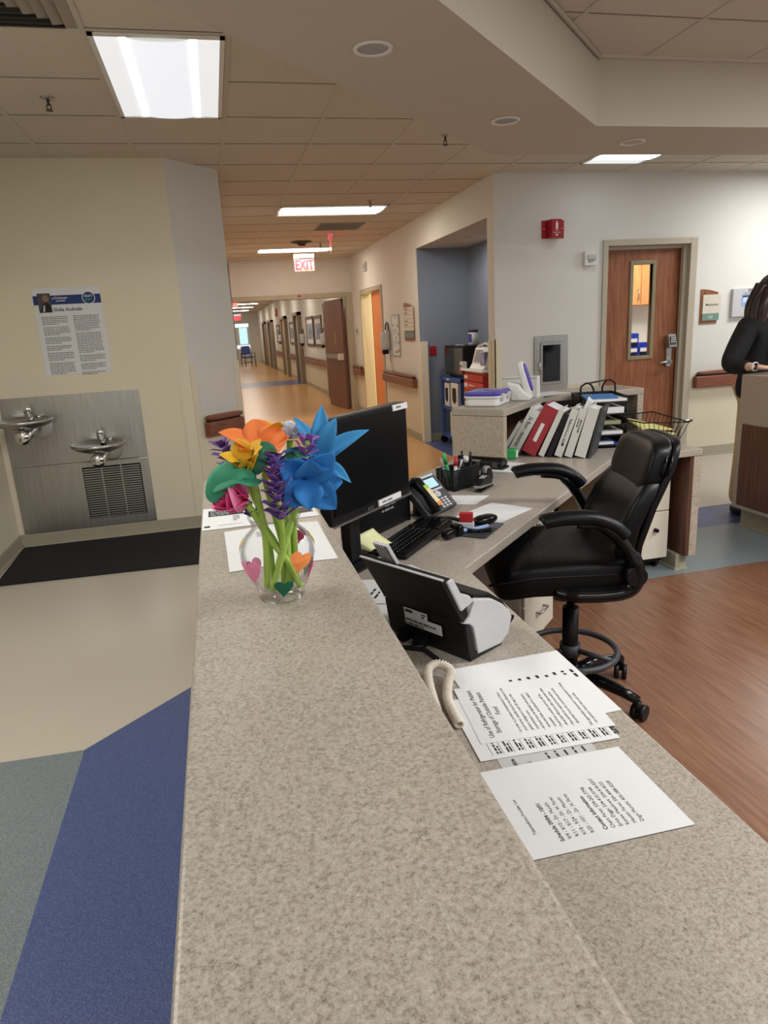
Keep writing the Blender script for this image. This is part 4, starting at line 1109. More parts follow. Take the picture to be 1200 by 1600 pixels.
o = b.build('coiled_cord', mat('ivory_cord', 'd6cdc0', .5), None); tag(o, 'ivory coiled phone cord beside the raised counter', 'cord')
# receiver-like device with blue lead
t = thing('barcode_reader', 'small black hand device with pale blue lead in front of mouse pad', 'device', (.775, 2.325, DK), RAD(35))
b = MB(); b.pill((0, 0, .02), (.075, .04, .036), .6, .6); b.pill((.04, -.005, .025), (.03, .052, .046), .5, .5); b.build('body', M['blkg'], t)
MB().tube([(.05, -.005, .02), (.1, -.02, .009), (.19, -.045, .008)], .008).build('lead', mat('pale_blue_lead', '8fa9d0', .4), t)
# yellow sticky notes
t = thing('sticky_notes', 'pad of curled yellow sticky notes on the monitor stand', 'sticky notes', (.47, 2.305, DK + .0195), RAD(30))
b = MB()
for k in range(3):
    b.grid(lambda u, v, k=k: (-.052 + .104 * u + .003 * k, -.05 + .1 * v, .0015 * k + .001 + .022 * (v ** 2) * (.4 + .6 * u) + .008 * k * v), 6, 8)
b.build('notes', mat('pale_yellow_paper', 'd6d8a8', .8, noise=(20, .05)), t, thick=.0006)
b = MB(); b.grid(lambda u, v: (-.05 + .1 * u, -.05 + .022 * v, .0045 + .035 * ((v * .25) ** 2) * (.4 + .6 * u)), 4, 2); b.build('stripe', mat('olive_note_stripe', 'b4bb76', .8), t)
# pens and mesh holder
t = thing('pen_holder', 'black mesh desk organiser full of pens behind the phone', 'pen holder', (1.09, 3.11, DK), RAD(33))
mesh_m = mat('black_wire_mesh', '141416', .5, .3)
hp = [(-.1, -.055), (.03, -.06), (.12, -.04), (.12, .05), (-.1, .055)]
b = MB()
n = len(hp)
for i in range(n):
    p, q = Vector(hp[i]), Vector(hp[(i + 1) % n])
    L = (q - p).length; k = int(L / .0055)
    for j in range(k):
        c = p + (q - p) * (j / k)
        b.cyl((c.x, c.y, .002), (c.x, c.y, .1), .0015, n=4, caps=False)
    for z in [.008 * z_ for z_ in range(13)]: b.cyl((p.x, p.y, z + .002), (q.x, q.y, z + .002), .0015, n=4, caps=False)
o = b.build('mesh_wall', mesh_m, t); o['kind'] = 'stuff'
b = MB()
for z in (.003, .1):
    b.tube([(p[0], p[1], z) for p in hp], .0035, 8, closed=True)
b.tube([(.0, -.058, .1), (.0, .052, .1)], .003); b.build('rim', M['blk'], t)
MB().prism(hp, 0, .0025).build('bottom', M['blk'], t)
b = MB(); b.box(-.001, -.055, .003, .001, .05, .098); b.build('divider', mesh_m, t)
random.seed(11)
PH = Matrix.Translation((1.09, 3.11, DK)) @ Matrix.Rotation(RAD(33), 4, 'Z')
for x, y, dx, dy, L, m, lab in ((-.05, -.02, .03, .015, .15, 'red', 'red-capped marker in the desk organiser'), (-.03, .02, -.04, .01, .17, 'green', 'green marker standing in the desk organiser'), (-.075, .0, -.02, .03, .15, 'mgrey', 'thin grey pen at left in the desk organiser'),
                     (-.04, .0, .05, -.02, .13, 'lgrey', 'white pen leaning in the desk organiser'), (.05, .0, .01, .02, .16, 'blk', 'black marker in the back of the desk organiser'), (.085, -.01, .02, .01, .15, 'blk', 'black pen beside the white ball in the desk organiser')):
    p = PH @ Vector((x, y, .006)); q = PH @ Vector((x + dx, y + dy, .006 + L))
    t = thing('pen', lab, 'pen', p, 0, 'pens in the desk organiser')
    d = q - p; r = .009 if m in ('red', 'green') else .0055
    MB().cyl((0, 0, 0), d * .7, r, n=10).build('barrel', M['lgrey'] if m in ('red', 'lgrey') else M['blk'] if m == 'blk' else M[m], t)
    MB().cyl(d * .68, d, r * 1.12, r * .95, n=10).build('cap', M[m], t)
t = thing('foam_ball', 'small white ball resting at right end of the desk organiser', 'ball', PH @ Vector((.095, .022, .1)))
MB().lathe([(.0, .0)] + [(.019 * sin(a), .019 - .019 * cos(a)) for a in [pi * i / 10 for i in range(1, 11)]], n=16).build('ball', M['white'], t)
# tape dispenser and stapler
t = thing('tape_dispenser', 'black tape dispenser behind the stapler', 'tape dispenser', (1.245, 3.165, DK), RAD(40))
MB().ext([(-.06, 0), (.06, 0), (.06, .025), (.045, .062), (.02, .062), (.0, .03), (-.045, .028), (-.06, .04)], 'y', -.022, .022).build('body', M['blk'], t, bevel=.003)
MB().cyl((.03, -.012, .047), (.03, .012, .047), .026, n=20).build('tape_roll', M['mgrey'], t)
t = thing('stapler', 'black and grey stapler in front of the desk organiser', 'stapler', (1.18, 3.0, DK), RAD(45))
MB().ext([(-.075, 0), (.075, 0), (.075, .012), (-.075, .008)], 'y', -.018, .018).build('base', M['blk'], t, bevel=.003)
MB().ext([(-.072, .028), (.06, .018), (.068, .026), (.06, .055), (.02, .062), (-.04, .055), (-.078, .042)], 'y', -.017, .017).build('arm', M['blk'], t, bevel=.004)
MB().ext([(-.074, .022), (.06, .012), (.06, .02), (-.074, .034)], 'y', -.0175, .0175).build('staple_channel', M['alum'], t)
MB().ext([(-.03, .0585), (.015, .0635), (.015, .066), (-.03, .061)], 'y', -.013, .013).build('top_pad', M['mgrey'], t)
# hole punch
t = thing('hole_punch', 'long black three-hole punch at the foot of the speckled end panel', 'hole punch', (1.345, 3.455, DK), RAD(-49))
MB().rbox((0, 0, .012), (.30, .085, .022), .01).build('base', M['blk'], t, bevel=.003)
MB().ext([(-.04, .024), (.04, .024), (.045, .04), (.02, .066), (-.01, .07), (-.04, .05)], 'x', -.14, .14).build('lever', M['blkg'], t, bevel=.006)
b = MB()
for x in (-.105, 0, .105): b.box(x - .015, -.046, .022, x + .015, -.03, .05)
b.build('punch_head', M['dgrey'], t)
MB().box(-.10, -.048, .052, .02, -.0385, .058).build('chrome_strip', M['alum'], t)
t = thing('correction_tape', 'small green plastic box at the bottom corner of the end panel', 'box', (1.595, 3.64, DK), RAD(-20))
MB().rbox((0, 0, .03), (.09, .05, .06), .018).build('shell', M['green'], t, bevel=.008)
MB().rbox((.036, 0, .03), (.02, .046, .045), .008).build('white_end', M['white'], t, bevel=.004)

# ------------------------------------------------------------------ document scanner
t = thing('document_scanner', 'black and white document scanner on the desk, back toward the counter', 'scanner', (.504, 1.387, DK), RAD(30))
SW = .272
MB().ext([(0, .002), (.122, .002), (.15, .02), (.155, .06), (.12, .1), (.08, .128), (.0, .135), (-.012, .09)], 'y', .012, SW - .012).build('body', M['blk'], t, bevel=.006)
MB().ext([(-.0, .0), (.125, .0), (.128, .012), (.02, .02), (.012, .07), (-.004, .1), (-.014, .1)], 'y', .0, SW).build('base', M['blk'], t, bevel=.003)
side = [(.027, .012), (.117, .006), (.147, .024), (.161, .064), (.15, .085), (.124, .109), (.084, .135), (.03, .152), (.016, .152), (-.004, .118), (-.022, .106), (-.0, .098), (.012, .085), (.018, .06)]
for y in (.001, SW - .011): MB().ext(side, 'y', y - .004, y + .012).build('side_panel', M['lgrey'], t, bevel=.003)
# leaning paper chute
MB().ext([(-.016, .10), (.006, .115), (-.055, .228), (-.089, .232), (-.075, .205)], 'y', .003, SW - .003).build('paper_chute', M['blk'], t, bevel=.003)
MB().ext([(-.084, .229), (-.083, .234), (-.09, .235), (-.0905, .231)], 'y', .0, SW).build('chute_rim', M['lgrey'], t, bevel=.001)
b = MB(); b.ext([(.004, .118), (.012, .122), (-.045, .224), (-.053, .22)], 'y', .02, SW - .02); b.build('chute_inner', M['lgrey'], t)
MB().ext([(-.03, .14), (.016, .152), (.0, .17), (-.03, .185), (-.055, .228), (-.075, .224)], 'y', -.003, .012).build('chute_cheek', M['lgrey'], t, bevel=.003)
b = MB(); b.ext([(-.062, .222), (-.054, .226), (-.088, .285), (-.096, .281)], 'y', .165, .215, 0); ex = b.build('extension_tray', M['lgrey'], t, bevel=.001)
b = MB(); b.ext([(-.066, .224), (-.062, .224), (-.0945, .279), (-.098, .278)], 'y', .171, .209, 0)
for k in range(4): b.ext([(-.0665, .224), (-.066, .225), (-.098, .279), (-.0985, .278)], 'y', .174 + .0095 * k, .177 + .0095 * k, 1)
b.build('ribbed_insert', [mat('slate_insert', '55565c', .5), M['lgrey']], ex)
b = MB(); b.ext([(.03, .15), (.085, .137), (.14, .1), (.162, .07), (.166, .08), (.14, .11), (.09, .146), (.03, .16)], 'y', .012, SW - .012); b.build('front_cover', M['blk'], t, bevel=.003)
b = MB(); b.ext([(.15, .01), (.2, .035), (.205, .045), (.155, .03)], 'y', .02, SW - .02); b.build('output_tray', M['blkg'], t, bevel=.003)
b = MB(Matrix.Translation((-.0, 0, 0)))
def bk(y, z): # back face
    return (-.0145 + (.0 if z > .1 else .0105 * (1 - z / .1)) - .003, y, z)
b.add([bk(.075, .048), bk(.2, .048), bk(.2, .076), bk(.075, .076)], [(0, 3, 2, 1)]); b.add([bk(.12, .076), bk(.2, .076), bk(.2, .095), bk(.12, .095)], [(0, 3, 2, 1)])
lb = b.build('rating_label', M['lgrey'], t)
b = MB(Matrix.Translation((-.0165, 0, 0)) @ Matrix(((0, 0, -1, 0), (-1, 0, 0, 0), (0, 1, 0, 0), (0, 0, 0, 1))))
b.bars(-.195, -.15, .083, 1, .01, .008); b.bars(-.14, -.125, .086, 2, .007, .004); b.bars(-.195, -.09, .062, 2, .01, .004)
o = b.build('print', M['ink'], lb); 
b = MB(); b.tube([(-.0, .2, .02), (-.04, .21, .012), (-.06, .18, .006), (-.03, .12, .006), (-.05, .05, .005)], .006); b.tube([(-.0, .14, .02), (-.03, .13, .012), (-.05, .16, .006), (-.07, .2, .006)], .005); b.box(-.03, .13, .004, -.0, .16, .025); b.box(-.03, .19, .004, 0, .215, .03)
b.build('power_cable', M['blk'], t)

# ------------------------------------------------------------------ binders leaning under the hutch
def binder(label, base, lean, yaw, h, th, depth, m, spine=None, sm=None, papers=True, loose=False):
    t = thing('binder', label, 'binder', (base[0], base[1], DK + .002), yaw, 'ring binders leaning on the desk')
    L = Matrix.Rotation(lean, 4, 'Y')
    # local: x = across spine (thickness), y = depth away from viewer, z = height
    def mb(): return MB(L)
    b = mb(); b.box(-th, 0, 0, -th + .004, depth, h); b.box(-.004, 0, 0, 0, depth, h); b.box(-th, 0, 0, 0, .004, h); b.build('cover', m, t, bevel=.001)
    if papers: mb().box(-th + .006, .012, .008, -.006, depth - .008, h - .012).build('pages', M['paper'], t)
    if loose:
        b = mb(); b.grid(lambda u, v: (-th + .012 + .01 * v + .015 * u, .02 + .18 * u, h - .03 + .1 * v * (1 - .5 * u)), 4, 4); b.build('loose_sheet', M['paper'], t, thick=.0006)
    if spine:
        b = MB(L @ Matrix.Translation((-th / 2, -.0006, h / 2)) @ Matrix.Rotation(RAD(90), 4, 'X') @ Matrix.Rotation(RAD(-90), 4, 'Z'))
        spine(b); b.build('print', sm or M['ink'], t)
    return t
RY = RAD(-40)
u45 = Vector((cos(RY), sin(RY)))
lean = RAD(31)
def bpos(s): return (1.572 + u45.x * s, 3.755 + u45.y * s)
S_ = 0; prev = None
wb = mat('white_binder_vinyl', 'cfcfcb', .45, noise=(20, .03)); rb = mat('dark_red_binder_vinyl', '9a3038', .45, noise=(20, .04)); bb2 = mat('black_binder_vinyl', '17171a', .45)
cfg = [(.0, .022, wb, 'thin white binder, farthest left of the leaning row', None, .225), (.028, .062, wb, 'white binder with handwritten resources spine', lambda b: b.text('5e floor - resources', 0, -.011, 0, .034, 0, .012, 'c', .72), .295),
       (.108, .085, rb, 'dark red binder with a small white label', lambda b: (b.box(-.045, -.011, -.0002, .07, .011, .0003)), .30), (.205, .032, wb, 'plain white binder just right of the red one', None, .285),
       (.247, .03, bb2, 'slim black binder between white ones', None, .26), (.297, .042, wb, 'white binder with small printed title, right of black one', lambda b: (b.text('Referral Forms 2021', -.01, -.007, 0, .018, 0, .012, 'c'), b.bars(.06, .09, -.004, 1, .01, .012)), .285),
       (.352, .042, wb, 'white binder with loose papers sticking out of its top', lambda b: b.bars(-.08, .0, .004, 2, .014, .006), .285), (.408, .06, wb, 'thick white binder near right end of the row', None, .28), (.476, .014, M['dgrey'], 'dark grey folder at right end of the binder row', None, .285)]
for i, (s, th, m, lab, sp, h) in enumerate(cfg):
    ln = lean - RAD(2.3) * i
    S_ += th / cos(ln) + (prev[0] * (sin(prev[1]) - cos(prev[1]) * math.tan(ln)) if prev else 0) + .0015
    prev = (h, ln)
    x, y = bpos(S_)
    binder(lab, (x, y), ln, RY, h, th, .23 if i else .2, m, sp, M['white'] if i == 2 else None, True, i == 6)

# ------------------------------------------------------------------ letter trays, wire basket and their papers
TR = RAD(-14)
tr = thing('letter_tray', 'black mesh letter tray tower beside the binders', 'letter tray', (2.255, 3.80, DK), TR)
wm = mesh_m
levels = (.012, .075, .135, .20, .27)
for i, z in enumerate(levels):
    s = thing('tray', None, None); s.parent = tr; s.name = 'shelf_tier'
    b = MB()
    b.box(-.125, -.16, z, .125, .16, z + .003)
    for sx in (-1, 1): b.box(sx * .125, -.13, z, sx * .127, .16, z + .035)
    b.box(-.125, .158, z, .125, .16, z + .035)
    o = b.build('tray_pan', wm, s)
    b = MB(); b.tube([(-.127, -.165, z + .008), (-.127, -.12, z + .036), (-.127, .162, z + .038), (.127, .162, z + .038), (.127, -.12, z + .036), (.127, -.165, z + .008)], .003, 6, closed=True)
    o = b.build('tray_rim', M['blk'], s)
for y in (-.06, .10):
    pts = [(-.13, y, .0), (-.13, y, .33), (-.115, y, .372), (-.09, y, .385), (-.065, y, .372), (-.05, y, .34), (-.05, y, .318)]
    if y > 0: pts = [(-p[0], p[1], p[2]) for p in pts]
    MB().tube(smooth_path(pts, 3), .006, 8).build('upright_wire', M['blk'], tr)
MB().tube([(-.09, -.06, .383), (.09, .10, .387)], .005, 8).build('top_wire', M['blk'], tr)
for sx in (-1, 1):
    for y in (-.13, .13): MB().cyl((sx * .13, y, 0), (sx * .13, y, .31), .004, n=8).build('post', M['blk'], tr)
TM_ = Matrix.Translation((2.255, 3.80, DK)) @ Matrix.Rotation(TR, 4, 'Z')
def on_tray(name, label, lev, pts, m, h, cat, dz=0., rz=0):
    p = TM_ @ Vector((0, 0, levels[lev] + .0035 + dz))
    o = MB().prism(pts, 0, h).build(name, m, None, loc=p, rz=TR + rz); tag(o, label, cat, 'papers and folders in the letter tray')
R_ = lambda w, h, x=0, y=0: [(x - w / 2, y - h / 2), (x + w / 2, y - h / 2), (x + w / 2, y + h / 2), (x - w / 2, y + h / 2)]
on_tray('paper_bundle', 'white papers under the blue folder in the top letter tray', 4, R_(.21, .27, .01, -.02), M['paper'], .02, 'papers', rz=RAD(3))
on_tray('folder', 'bright blue folder on top of the letter tray tower', 4, R_(.19, .235, -.0, -.015), M['blue'], .006, 'folder', .0215, RAD(-9))
on_tray('paper_bundle', 'thick stack of papers in second letter tray from the top', 3, R_(.21, .27, .0, -.02), M['paper'], .04, 'papers')
on_tray('paper_bundle', 'olive and grey papers in middle letter tray', 2, R_(.2, .26, -.01, -.02), mat('olive_paper', '9a9b78', .8), .025, 'papers')
on_tray('paper_bundle', 'white papers in second letter tray from the bottom', 1, R_(.2, .26, .0, -.03), M['paper'], .025, 'papers')
on_tray('folder', 'dark blue folder in the bottom letter tray', 0, R_(.2, .26, .0, -.015), mat('deep_blue_folder', '2b56a0', .5), .006, 'folder')
on_tray('paper_bundle', 'pale envelopes on the blue folder in bottom letter tray', 0, R_(.13, .15, -.03, -.07), M['paper'], .014, 'papers', .0065, RAD(8))
# wire basket with yellow papers
t = thing('wire_basket', 'open black wire basket holding yellow papers at the desk end', 'basket', (2.59, 3.78, DK), RAD(4))
b = MB()
x0, x1, y0, y1, z0, z1, fl = -.115, .115, -.15, .15, .03, .145, .05
rim = [(x0 - fl, y0 - .02, z1 - .005), (x1 + fl, y0 - .02, z1 - .03), (x1 + fl, y1 + .02, z1), (x0 - fl, y1 + .02, z1)]; bot = [(x0, y0, .004), (x1, y0, .004), (x1, y1, .004), (x0, y1, .004)]
b.tube(rim, .004, 6, closed=True); b.tube(bot, .003, 6, closed=True)
for i in range(4):
    for k in range(9):
        f = k / 9
        p = Vector(rim[i]).lerp(Vector(rim[(i + 1) % 4]), f); q = Vector(bot[i]).lerp(Vector(bot[(i + 1) % 4]), f); b.cyl(p, q, .002, n=5)
for k in range(8):
    x = x0 + (x1 - x0) * (k + 1) / 9; b.cyl((x, y0, .004), (x, y1, .004), .002, n=5)
b.build('wire_frame', M['blk'], t)
MB().pill((x1 + fl + .03, y0 + .02, z1 - .028), (.06, .02, .02), .7, .7).build('clip_handle', M['chrome'], t)
yl = mat('yellow_copy_paper', 'd9d58a', .8, noise=(30, .04))
for k, (a, z, lab) in enumerate(((12, .012, 'lower yellow sheets in the wire basket'), (-8, .045, 'upper yellow sheet rising out of the wire basket'))):
    b = MB(Matrix.Rotation(RAD(a), 4, 'Z')); b.grid(lambda u, v: (-.10 + .2 * u, -.13 + .26 * v, .0 + .085 * (1 - u) * (.5 + .5 * v) * (1 if k else .5) + .03 * u), 6, 6)
    o = b.build('yellow_sheet', yl, None, thick=.008, loc=(2.59, 3.78, DK + z)); tag(o, lab, 'paper', 'yellow papers in the wire basket')
# ------------------------------------------------------------------ on the hutch
t = thing('instrument_case', 'white plastic case with violet lid on the raised shelf', 'case', (1.545, 3.84, CT), RAD(-40))
MB().rbox((0, 0, .026), (.205, .25, .05), .03).build('case_base', M['white'], t, bevel=.01)
MB().rbox((0, 0, .054), (.222, .268, .012), .035).build('rim', M['white'], t, bevel=.004)
MB().rbox((0, 0, .072), (.215, .262, .024), .035).build('lid', M['purple'], t, bevel=.009)
MB().rbox((.03, .05, .0855), (.12, .1, .003), .01).build('lid_window', mat('lilac_window', '8a86b4', .25), t)
for y in (-.06, .06): MB().box(.104, y - .02, .03, .116, y + .02, .07).build('latch', M['lgrey'], t, bevel=.002)
t = thing('thermometer', 'white and violet handheld thermometer standing in its dock', 'thermometer', (1.785, 3.895, CT), RAD(-35))
MB().ext([(-.06, 0), (.06, 0), (.07, .03), (.03, .05), (-.01, .10), (-.08, .115), (-.085, .09), (-.06, .05)], 'y', -.045, .045).build('dock', M['white'], t, bevel=.012)
MB().pill((.022, -.0, .13), (.052, .06, .215), .55, .6, 22, 14, rx=0, ry=RAD(-17)).build('probe_body', M['white'], t)
b = MB(Matrix.Translation((.034, 0, .125)) @ Matrix.Rotation(RAD(-17), 4, 'Y')); b.pill((.008, -.004, .01), (.03, .046, .175), .5, .6); fp = b.build('violet_face', M['purple'], t)
b = MB(Matrix.Translation((.034, 0, .125)) @ Matrix.Rotation(RAD(-17), 4, 'Y')); b.box(.02, -.015, .0, .0245, .013, .06); b.build('display', M['mgrey'], fp)
t = thing('card_holder', 'white cardboard box behind the thermometer on raised shelf', 'box', (1.86, 4.06, CT), RAD(-38))
MB().box(-.11, -.04, 0, .11, .05, .13).build('box_body', M['white'], t, bevel=.003)
MB().box(-.11, -.0405, .118, .11, -.04, .122).build('line', M['mgrey'], t)
sheet('loose_sheet', 'white sheet lying on the raised shelf right of the thermometer', rectp(2.05, 4.11, .28, .2, 10), CT + .0008)
sheet('loose_sheet', 'grey-white sheet at the front edge of the shelf over the binders', rectp(2.10, 4.06, .2, .075, 5), CT + .0026)
# clear pockets under the hutch at the left
for k in range(2):
    o = MB().box(-.05, 0, 0, .05, .003, .2 - .01 * k).build('plastic_sleeve', mat('cloudy_sleeve', 'b9bcc0', .3, noise=(8, .15)), None, loc=(1.50 + .012 * k, 3.815 + .022 * k, DK + .001), rz=RAD(-35 + 4 * k))
    tag(o, ['front', 'rear'][k] + ' grey plastic sleeve standing under the raised shelf, left of the binders', 'sleeve', 'plastic sleeves under the shelf')
# ------------------------------------------------------------------ glass vase with paper flowers
VX, VY = .071, 1.212
va = thing('vase', 'clear glass vase with coloured paper hearts holding paper flowers on the raised counter', 'vase', (VX, VY, CT + .0008))
outp = [(.0, .004), (.034, .004), (.039, .0), (.0425, .004), (.042, .011), (.0475, .028), (.061, .056), (.0685, .083), (.0665, .105), (.056, .123), (.045, .133), (.0415, .141), (.0455, .151), (.049, .157)]
inp = [(.0475, .1575), (.044, .151), (.0395, .141), (.043, .132), (.054, .1215), (.064, .1045), (.0662, .083), (.0588, .057), (.0452, .030), (.037, .02), (.0, .018)]
MB().lathe(outp + inp, n=48).build('glass_body', thin_glass('thin_clear_glass'), va)
def vr(z):
    for (r0, z0), (r1, z1) in zip(outp[3:], outp[4:]):
        if z0 <= z <= z1: return r0 + (r1 - r0) * (z - z0) / (z1 - z0 + 1e-9)
    return .05
def heart(col, ph, z, s, rot=0., inside=False):
    b = MB(); n = 28; vs = []
    for k in (0, .5, 1):
        for i in range(n):
            t_ = 2 * pi * i / n
            x = .037 * 16 * sin(t_) ** 3 * k; y = .037 * (13 * cos(t_) - 5 * cos(2 * t_) - 2 * cos(3 * t_) - cos(4 * t_)) * k
            x, y = x * cos(rot) - y * sin(rot), x * sin(rot) + y * cos(rot)
            zz = z + y * s; r = vr(zz) + (.0012 if not inside else -.004); a = RAD(ph) + x * s / .06
            vs.append((r * sin(a), -r * cos(a), zz))
    fs = [(r_ * n + i, r_ * n + (i + 1) % n, (r_ + 1) * n + (i + 1) % n, (r_ + 1) * n + i) for r_ in (0, 1) for i in range(n)]
    b.add(vs, fs)
    o = b.build('paper_heart', col, va, thick=.0006)
    return o
pm = lambda n, c: mat(n, c, .75, noise=(30, .05))
pk, hot, tg, orr, ye = pm('pink_paper', 'ee8fbd'), pm('hot_pink_paper', 'd9418f'), pm('dark_green_paper', '1d6650'), pm('orange_paper', 'e58a48'), pm('yellow_paper', 'dcbf3a')
for col, ph, z, s, r, l in ((pk, -56, .068, .043, .12, 'pink heart'), (tg, 2, .034, .034, -.1, 'dark green heart'), (orr, 32, .082, .038, -.4, 'orange heart'), (hot, 82, .046, .04, -.3, 'hot pink heart'),
                          (ye, -98, .108, .026, .3, 'yellow heart, left shoulder'), (ye, 95, .108, .026, -.3, 'yellow heart, right shoulder'), (hot, 140, .103, .036, 0, 'pink heart on the back'), (pk, -130, .05, .036, 0, 'pink heart low on the back'), (tg, 110, .05, .036, 0, 'green heart on the back')):
    heart(col, ph, z, s, r)['label'] = l + ' of paper'
stemc = mat('light_green_paper_tube', 'a4c65c', .75, noise=(40, .08), stretch=(1, 1, .3))
def flower(label, group='paper flowers in the vase'):
    return thing('paper_flower', label, 'paper flower', (VX, VY, CT + .022), 0, group)
def stem(t, pts, r=.0062):
    MB().tube(smooth_path([(p[0], p[1], p[2] - .021) for p in pts], 4), r, 10).build('stem', stemc, t)
def frame(axis):
    a = Vector(axis).normalized(); u = a.orthogonal().normalized()
    u = (Vector((1, 0, 0)) - a * a.x).normalized(); return u, a.cross(u), a
def lily(t, base, axis, angs, R, L, W, col, curl=0., tipc=0., tw=0., crease=.12, name='petal', base_w=.25):
    u_, v_, a_ = frame(axis); B = Vector(base) - Vector((0, 0, .021))
    for ang in angs:
        if isinstance(ang, tuple): ang, Rk, Lk, ck = ang
        else: Rk, Lk, ck = 1, 1, 1
        rd = u_ * cos(RAD(ang)) + v_ * sin(RAD(ang)); td = -u_ * sin(RAD(ang)) + v_ * cos(RAD(ang))
        def fn(p, q):
            s = q * 2 - 1
            w = W * (base_w * (1 - p) + p ** .6 * (1 - p ** 2.2) * 1.25 + .015)
            r = R * Rk * (p ** 1.15) ; h = L * Lk * (p ** .8) - curl * ck * p ** 3
            bend = crease * abs(s) * w
            return B + rd * (r + tipc * p ** 4) + a_ * (h + bend) + td * (s * w + tw * p * p)
        MB().grid(fn, 12, 6).build(name, col, t, thick=.0005)
def leaf(t, pts, W, up, col, sag=.2):
    P = smooth_path([Vector(p) - Vector((0, 0, .021)) for p in pts], 6); n = len(P) - 1
    up = Vector(up).normalized()
    def fn(p, q):
        i = min(int(p * n + .5), n); T = (P[min(i + 1, n)] - P[max(i - 1, 0)]).normalized(); sd = T.cross(up).normalized()
        w = W * (sin(pi * (.06 + .94 * p)) ** .75 if p < 1 else 0) ; s = q * 2 - 1
        return P[i] + sd * s * w - up * (abs(s) * w * sag)
    MB().grid(fn, n, 6).build('leaf', col, t, thick=.0005)
teal = pm('teal_green_paper', '3f9a78'); dgr = pm('deep_green_paper', '2a6b50')
# orange lily, wide open at the top
t = flower('orange paper lily spread wide at the top left of the bouquet'); oc = pm('bright_orange_paper', 'ef8340')
stem(t, [(.022, .022, .021), (.008, .016, .12), (-.008, .006, .215), (-.006, .0, .262)])
lily(t, (-.006, -.002, .262), (.0, -.35, 1), ((172, 1.0, 1.15, .6), (8, .62, .85, 1.1), (-62, .62, .8, 1), (100, .8, 1.1, .8), (48, .62, 1.0, 1), (215, .7, .9, 1)), .075, .05, .036, oc, .006, crease=.35)
leaf(t, [(-.002, -.03, .262), (.0, -.045, .278), (-.012, -.055, .285), (-.022, -.06, .262), (-.024, -.055, .245)], .016, (-.2, -1, .3), dgr, .3)
# yellow trumpet lily
t = flower('yellow paper trumpet flower at the front left, opening to upper left'); yc = pm('golden_yellow_paper', 'e2b52c')
stem(t, [(-.026, -.006, .021), (-.02, -.012, .12), (-.028, -.03, .21), (-.034, -.04, .252)])
lily(t, (-.036, -.042, .250), (-.25, -.38, 1), (175, 20, 95, -65, 240, -20), .034, .05, .025, yc, .004, .004)
leaf(t, [(-.026, -.05, .243), (-.05, -.062, .262), (-.078, -.065, .252), (-.096, -.062, .225), (-.1, -.058, .205)], .024, (.15, -.75, .8), teal, .25)
leaf(t, [(-.02, -.055, .236), (-.035, -.066, .236), (-.06, -.07, .246), (-.085, -.07, .236), (-.1, -.066, .226)], .012, (.1, -.6, 1), teal, .1)
t = flower('yellow paper flower at the back, above the orange one')
stem(t, [(.012, .02, .021), (.012, .03, .13), (.012, .04, .24), (.012, .04, .275)])
lily(t, (.012, .04, .272), (.1, .1, 1), ((0, 1.1, 1, 1), (175, .6, 1, 1), 100, -80), .045, .055, .022, yc, .006)
# white carnation
t = flower('white ruffled paper carnation at the top centre of the bouquet'); wc = pm('white_tissue_paper', 'dfdfe6')
stem(t, [(.03, .01, .021), (.032, .02, .13), (.04, .03, .24), (.044, .03, .285)])
random.seed(4)
for k in range(26):
    ph = random.uniform(0, 360); el = random.uniform(0, 1) ** .7
    ax = Vector((sin(el * 1.45) * cos(RAD(ph)), sin(el * 1.45) * sin(RAD(ph)), cos(el * 1.45)))
    u_, v_, a_ = frame(ax); B = Vector((.044, .03, .268))
    MB().grid(lambda p, q: B + a_ * (.03 * p) + u_ * ((q - .5) * .026 * (p + .15)) + v_ * (.004 * sin(q * 9) * p), 4, 6).build('petal', wc, t, thick=.0004)
leaf(t, [(.03, .0, .262), (.03, -.02, .266), (.045, -.035, .27), (.062, -.04, .262), (.072, -.04, .25)], .014, (.2, -.8, .8), teal, .3)
leaf(t, [(.01, -.01, .255), (.028, -.03, .27), (.048, -.035, .266), (.064, -.03, .246)], .012, (.2, -.6, 1), dgr, .3)
# light blue lily at the upper right
t = flower('light blue paper lily with long curled tips, at upper right of the bouquet'); lb_ = pm('sky_blue_paper', '3a8fc8')
stem(t, [(-.01, .026, .021), (.03, .024, .14), (.066, .015, .21), (.086, .012, .238)])
lily(t, (.086, .008, .236), (.12, -.55, .8), ((82, .95, 1.3, .4), (128, .8, 1.15, .2), (20, 1.25, 1.1, .9), (-50, .9, .5, 1.2), (175, .75, .7, 1), (56, .65, 1.25, .5)), .068, .064, .022, lb_, .012, .016, crease=.35)
# deep blue lily in front
t = flower('deep blue paper lily facing front at the right of the bouquet'); db = pm('strong_blue_paper', '2272bb')
stem(t, [(-.018, -.024, .021), (.022, -.02, .13), (.044, -.025, .19), (.055, -.028, .215)])
lily(t, (.056, -.026, .226), (.12, -.95, -.05), ((138, 1.08, 1, .7), (40, 1.18, 1, .7), (222, 1.0, 1, .6), (-50, 1.3, 1, .6), (90, .7, 1.5, .3), (-12, 1.2, 1.0, 1.8), (-92, .8, 1.2, .4)), .054, .036, .034, db, .014, .006, crease=.45)
